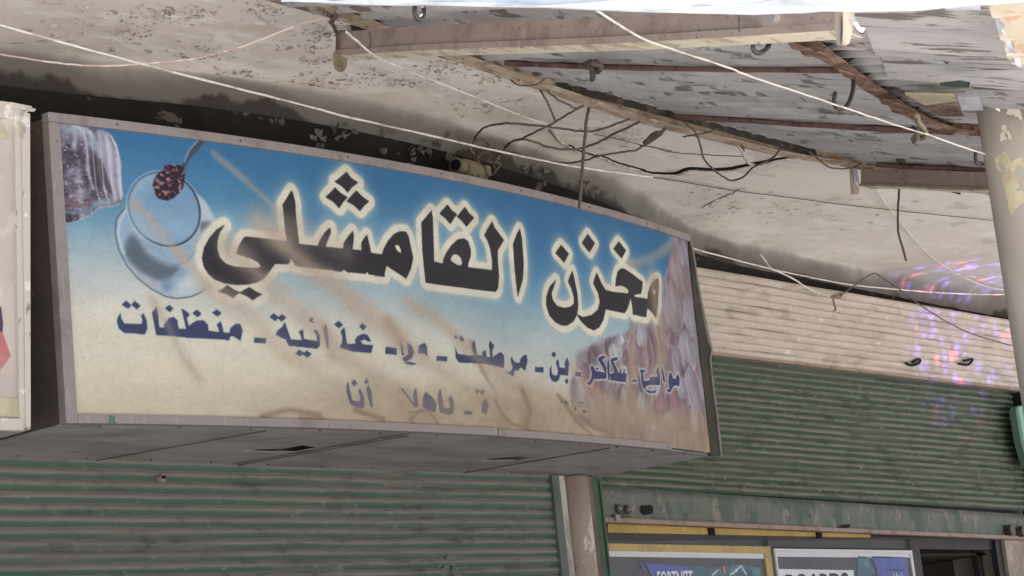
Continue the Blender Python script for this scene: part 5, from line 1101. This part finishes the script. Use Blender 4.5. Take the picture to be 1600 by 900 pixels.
# cord clipped along the cove
cv = thing('clipped_cord', tuple(atZ(1200, 398, ZC)), 'thin cord held by small clips along the cove above the beige housing', 'cord')
cvp = [(1040, 362), (1095, 377), (1150, 387), (1190, 393), (1235, 401), (1282, 411), (1325, 419), (1367, 427), (1420, 436), (1470, 446), (1517, 456), (1575, 462)]
cable('cord_run', zc(cvp, .012), .0032, M['wire_dark'], '', parent=cv)
for a, b in ((1095, 379), (1189, 393), (1281, 411), (1367, 427), (1515, 455)):
    q = atZ(a, b, ZC-.01); MB().box((q[0]-.02, q[1]-.015, q[2]-.022), (q[0]+.02, q[1]+.015, q[2]+.008)).out('clip', M['wire_dark'], cv)
q = atZ(1172, 398, ZC-.03); MB().box((q[0]-.03, q[1]-.01, q[2]-.014), (q[0]+.03, q[1]+.012, q[2]+.01)).out('clip', M['black'], cv)
cable('string', [atY(a, b, .85) for a, b in [(1188, 398), (1196, 408), (1205, 420), (1215, 424), (1240, 436), (1262, 450), (1285, 460), (1302, 464)]], .006, M['wire_white'], 'pale string slack below the clipped cord', 'string')
cable('string', [atY(a, b, .8) for a, b in [(1302, 464), (1318, 458), (1340, 442), (1355, 432), (1367, 427), (1378, 434), (1405, 452), (1440, 478), (1480, 503), (1520, 522), (1580, 540)]], .0048, M['wire_dark'], 'thin brown string rising to a clip and falling across the housing', 'string')
kn = thing('string_knot', tuple(atY(1308, 462, .78)), 'knotted pale string end against the beige housing', 'knot')
MB().tube(spline([atY(a, b, .78) for a, b in [(1299, 464), (1308, 458), (1316, 458), (1314, 464), (1306, 465), (1303, 462), (1303, 474), (1306, 482), (1303, 486)]], 4, .002), .007, 6).out('loop', M['plastic_old'], kn, True)

# lamp socket and tangle lying behind the top edge of the sign
sk = thing('lamp_socket', tuple(lint(722, 262)), 'old yellowed lamp socket behind the top edge of the sign', 'lamp socket')
qa = atY(712, 258, .02); qb = atY(738, 268, .05)
MB().tube([qa, qa+(qb-qa)*.45], .040, 20, cap=True).out('collar', M['plastic_old'], sk, True)
MB().tube([qa+(qb-qa)*.45, qb, qb+(qb-qa)*.6], [.050, .055, .04], 20).out('body', M['plastic_old'], sk, True)
MB().tube([qa-(qb-qa)*.03, qa+(qb-qa)*.01], .031, 16).out('mouth', M['black'], sk)
tg = thing('wire_tangle', tuple(atY(755, 245, .05)), 'tangle of twisted old wires above the sign beside the lamp socket', 'wires')
TG = [px4(700, 200, 5.333, p) for p in ([(210, 120), (230, 100), (280, 95), (330, 120), (345, 170), (300, 200), (250, 240), (260, 290), (310, 340), (350, 390)],
      [(250, 250), (300, 180), (330, 160), (280, 120), (240, 130)], [(440, 210), (400, 260), (380, 310), (400, 350), (370, 395)],
      [(430, 230), (410, 290), (440, 300), (380, 380)], [(320, 200), (360, 230), (330, 270), (380, 290)], [(240, 150), (260, 210), (240, 260), (270, 320)], [(440, 220), (500, 235), (480, 250)], [(200, 130), (190, 180), (230, 230)])]
for i, p in enumerate(TG):
    MB().tube(spline([atY(a, b, .03+.02*(i % 3)) for a, b in p], 5, .002), .0055 if i < 3 else .0038, 5).out('wire_strand', M['wire_dark'] if i % 2 == 0 else M['plastic_old'], tg, True)
for a, b, w in ((752, 272, 12), (764, 270, 8), (742, 270, 6)):
    MB().prism([atY(x, y, .0) for x, y in [(a-w*.6, b-12), (a+w*.3, b-10), (a+w*.6, b+4), (a-w*.2, b+6)]], (0, 1, 0), .03).out('torn_sleeve', M['plastic_old'], tg)

# ================================================================== a coloured party projector somewhere below throws dots on the right
dl = bpy.data.lights.new('party_projector', 'SPOT'); dl.energy = 1600; dl.spot_size = radians(27); dl.spot_blend = .6; dl.shadow_soft_size = .035
dob = bpy.data.objects.new('party_projector', dl); COL.objects.link(dob); dob.location = (13.6, -2.2, 1.9)
tgt = Vector(atY(1500, 520, .94)); dob.rotation_euler = (tgt-dob.location).to_track_quat('-Z', 'Y').to_euler()
dl.use_nodes = True; n = dl.node_tree.nodes; l = dl.node_tree.links; em = n['Emission']
tc = n.new('ShaderNodeTexCoord'); vo = n.new('ShaderNodeTexVoronoi'); vo.inputs['Scale'].default_value = 48; l.new(tc.outputs['Normal'], vo.inputs['Vector'])
f1 = n.new('ShaderNodeMapRange'); f1.interpolation_type = 'SMOOTHSTEP'; f1.inputs[1].default_value = .46; f1.inputs[2].default_value = .0; f1.inputs[3].default_value = .02; l.new(vo.outputs['Distance'], f1.inputs[0])
sp3 = n.new('ShaderNodeSeparateColor'); l.new(vo.outputs['Color'], sp3.inputs[0])
c_ = mixc(n, l, (.22, .14, 1.0), (1.0, .18, .42), ramp(n, l, sp3.outputs[0], .76, .78))
pw = n.new('ShaderNodeMath'); pw.operation = 'GREATER_THAN'; pw.inputs[1].default_value = .35; l.new(sp3.outputs[1], pw.inputs[0])
l.new(c_, em.inputs['Color']); l.new(mul(n, l, f1.outputs[0], pw.outputs[0]), em.inputs['Strength'])
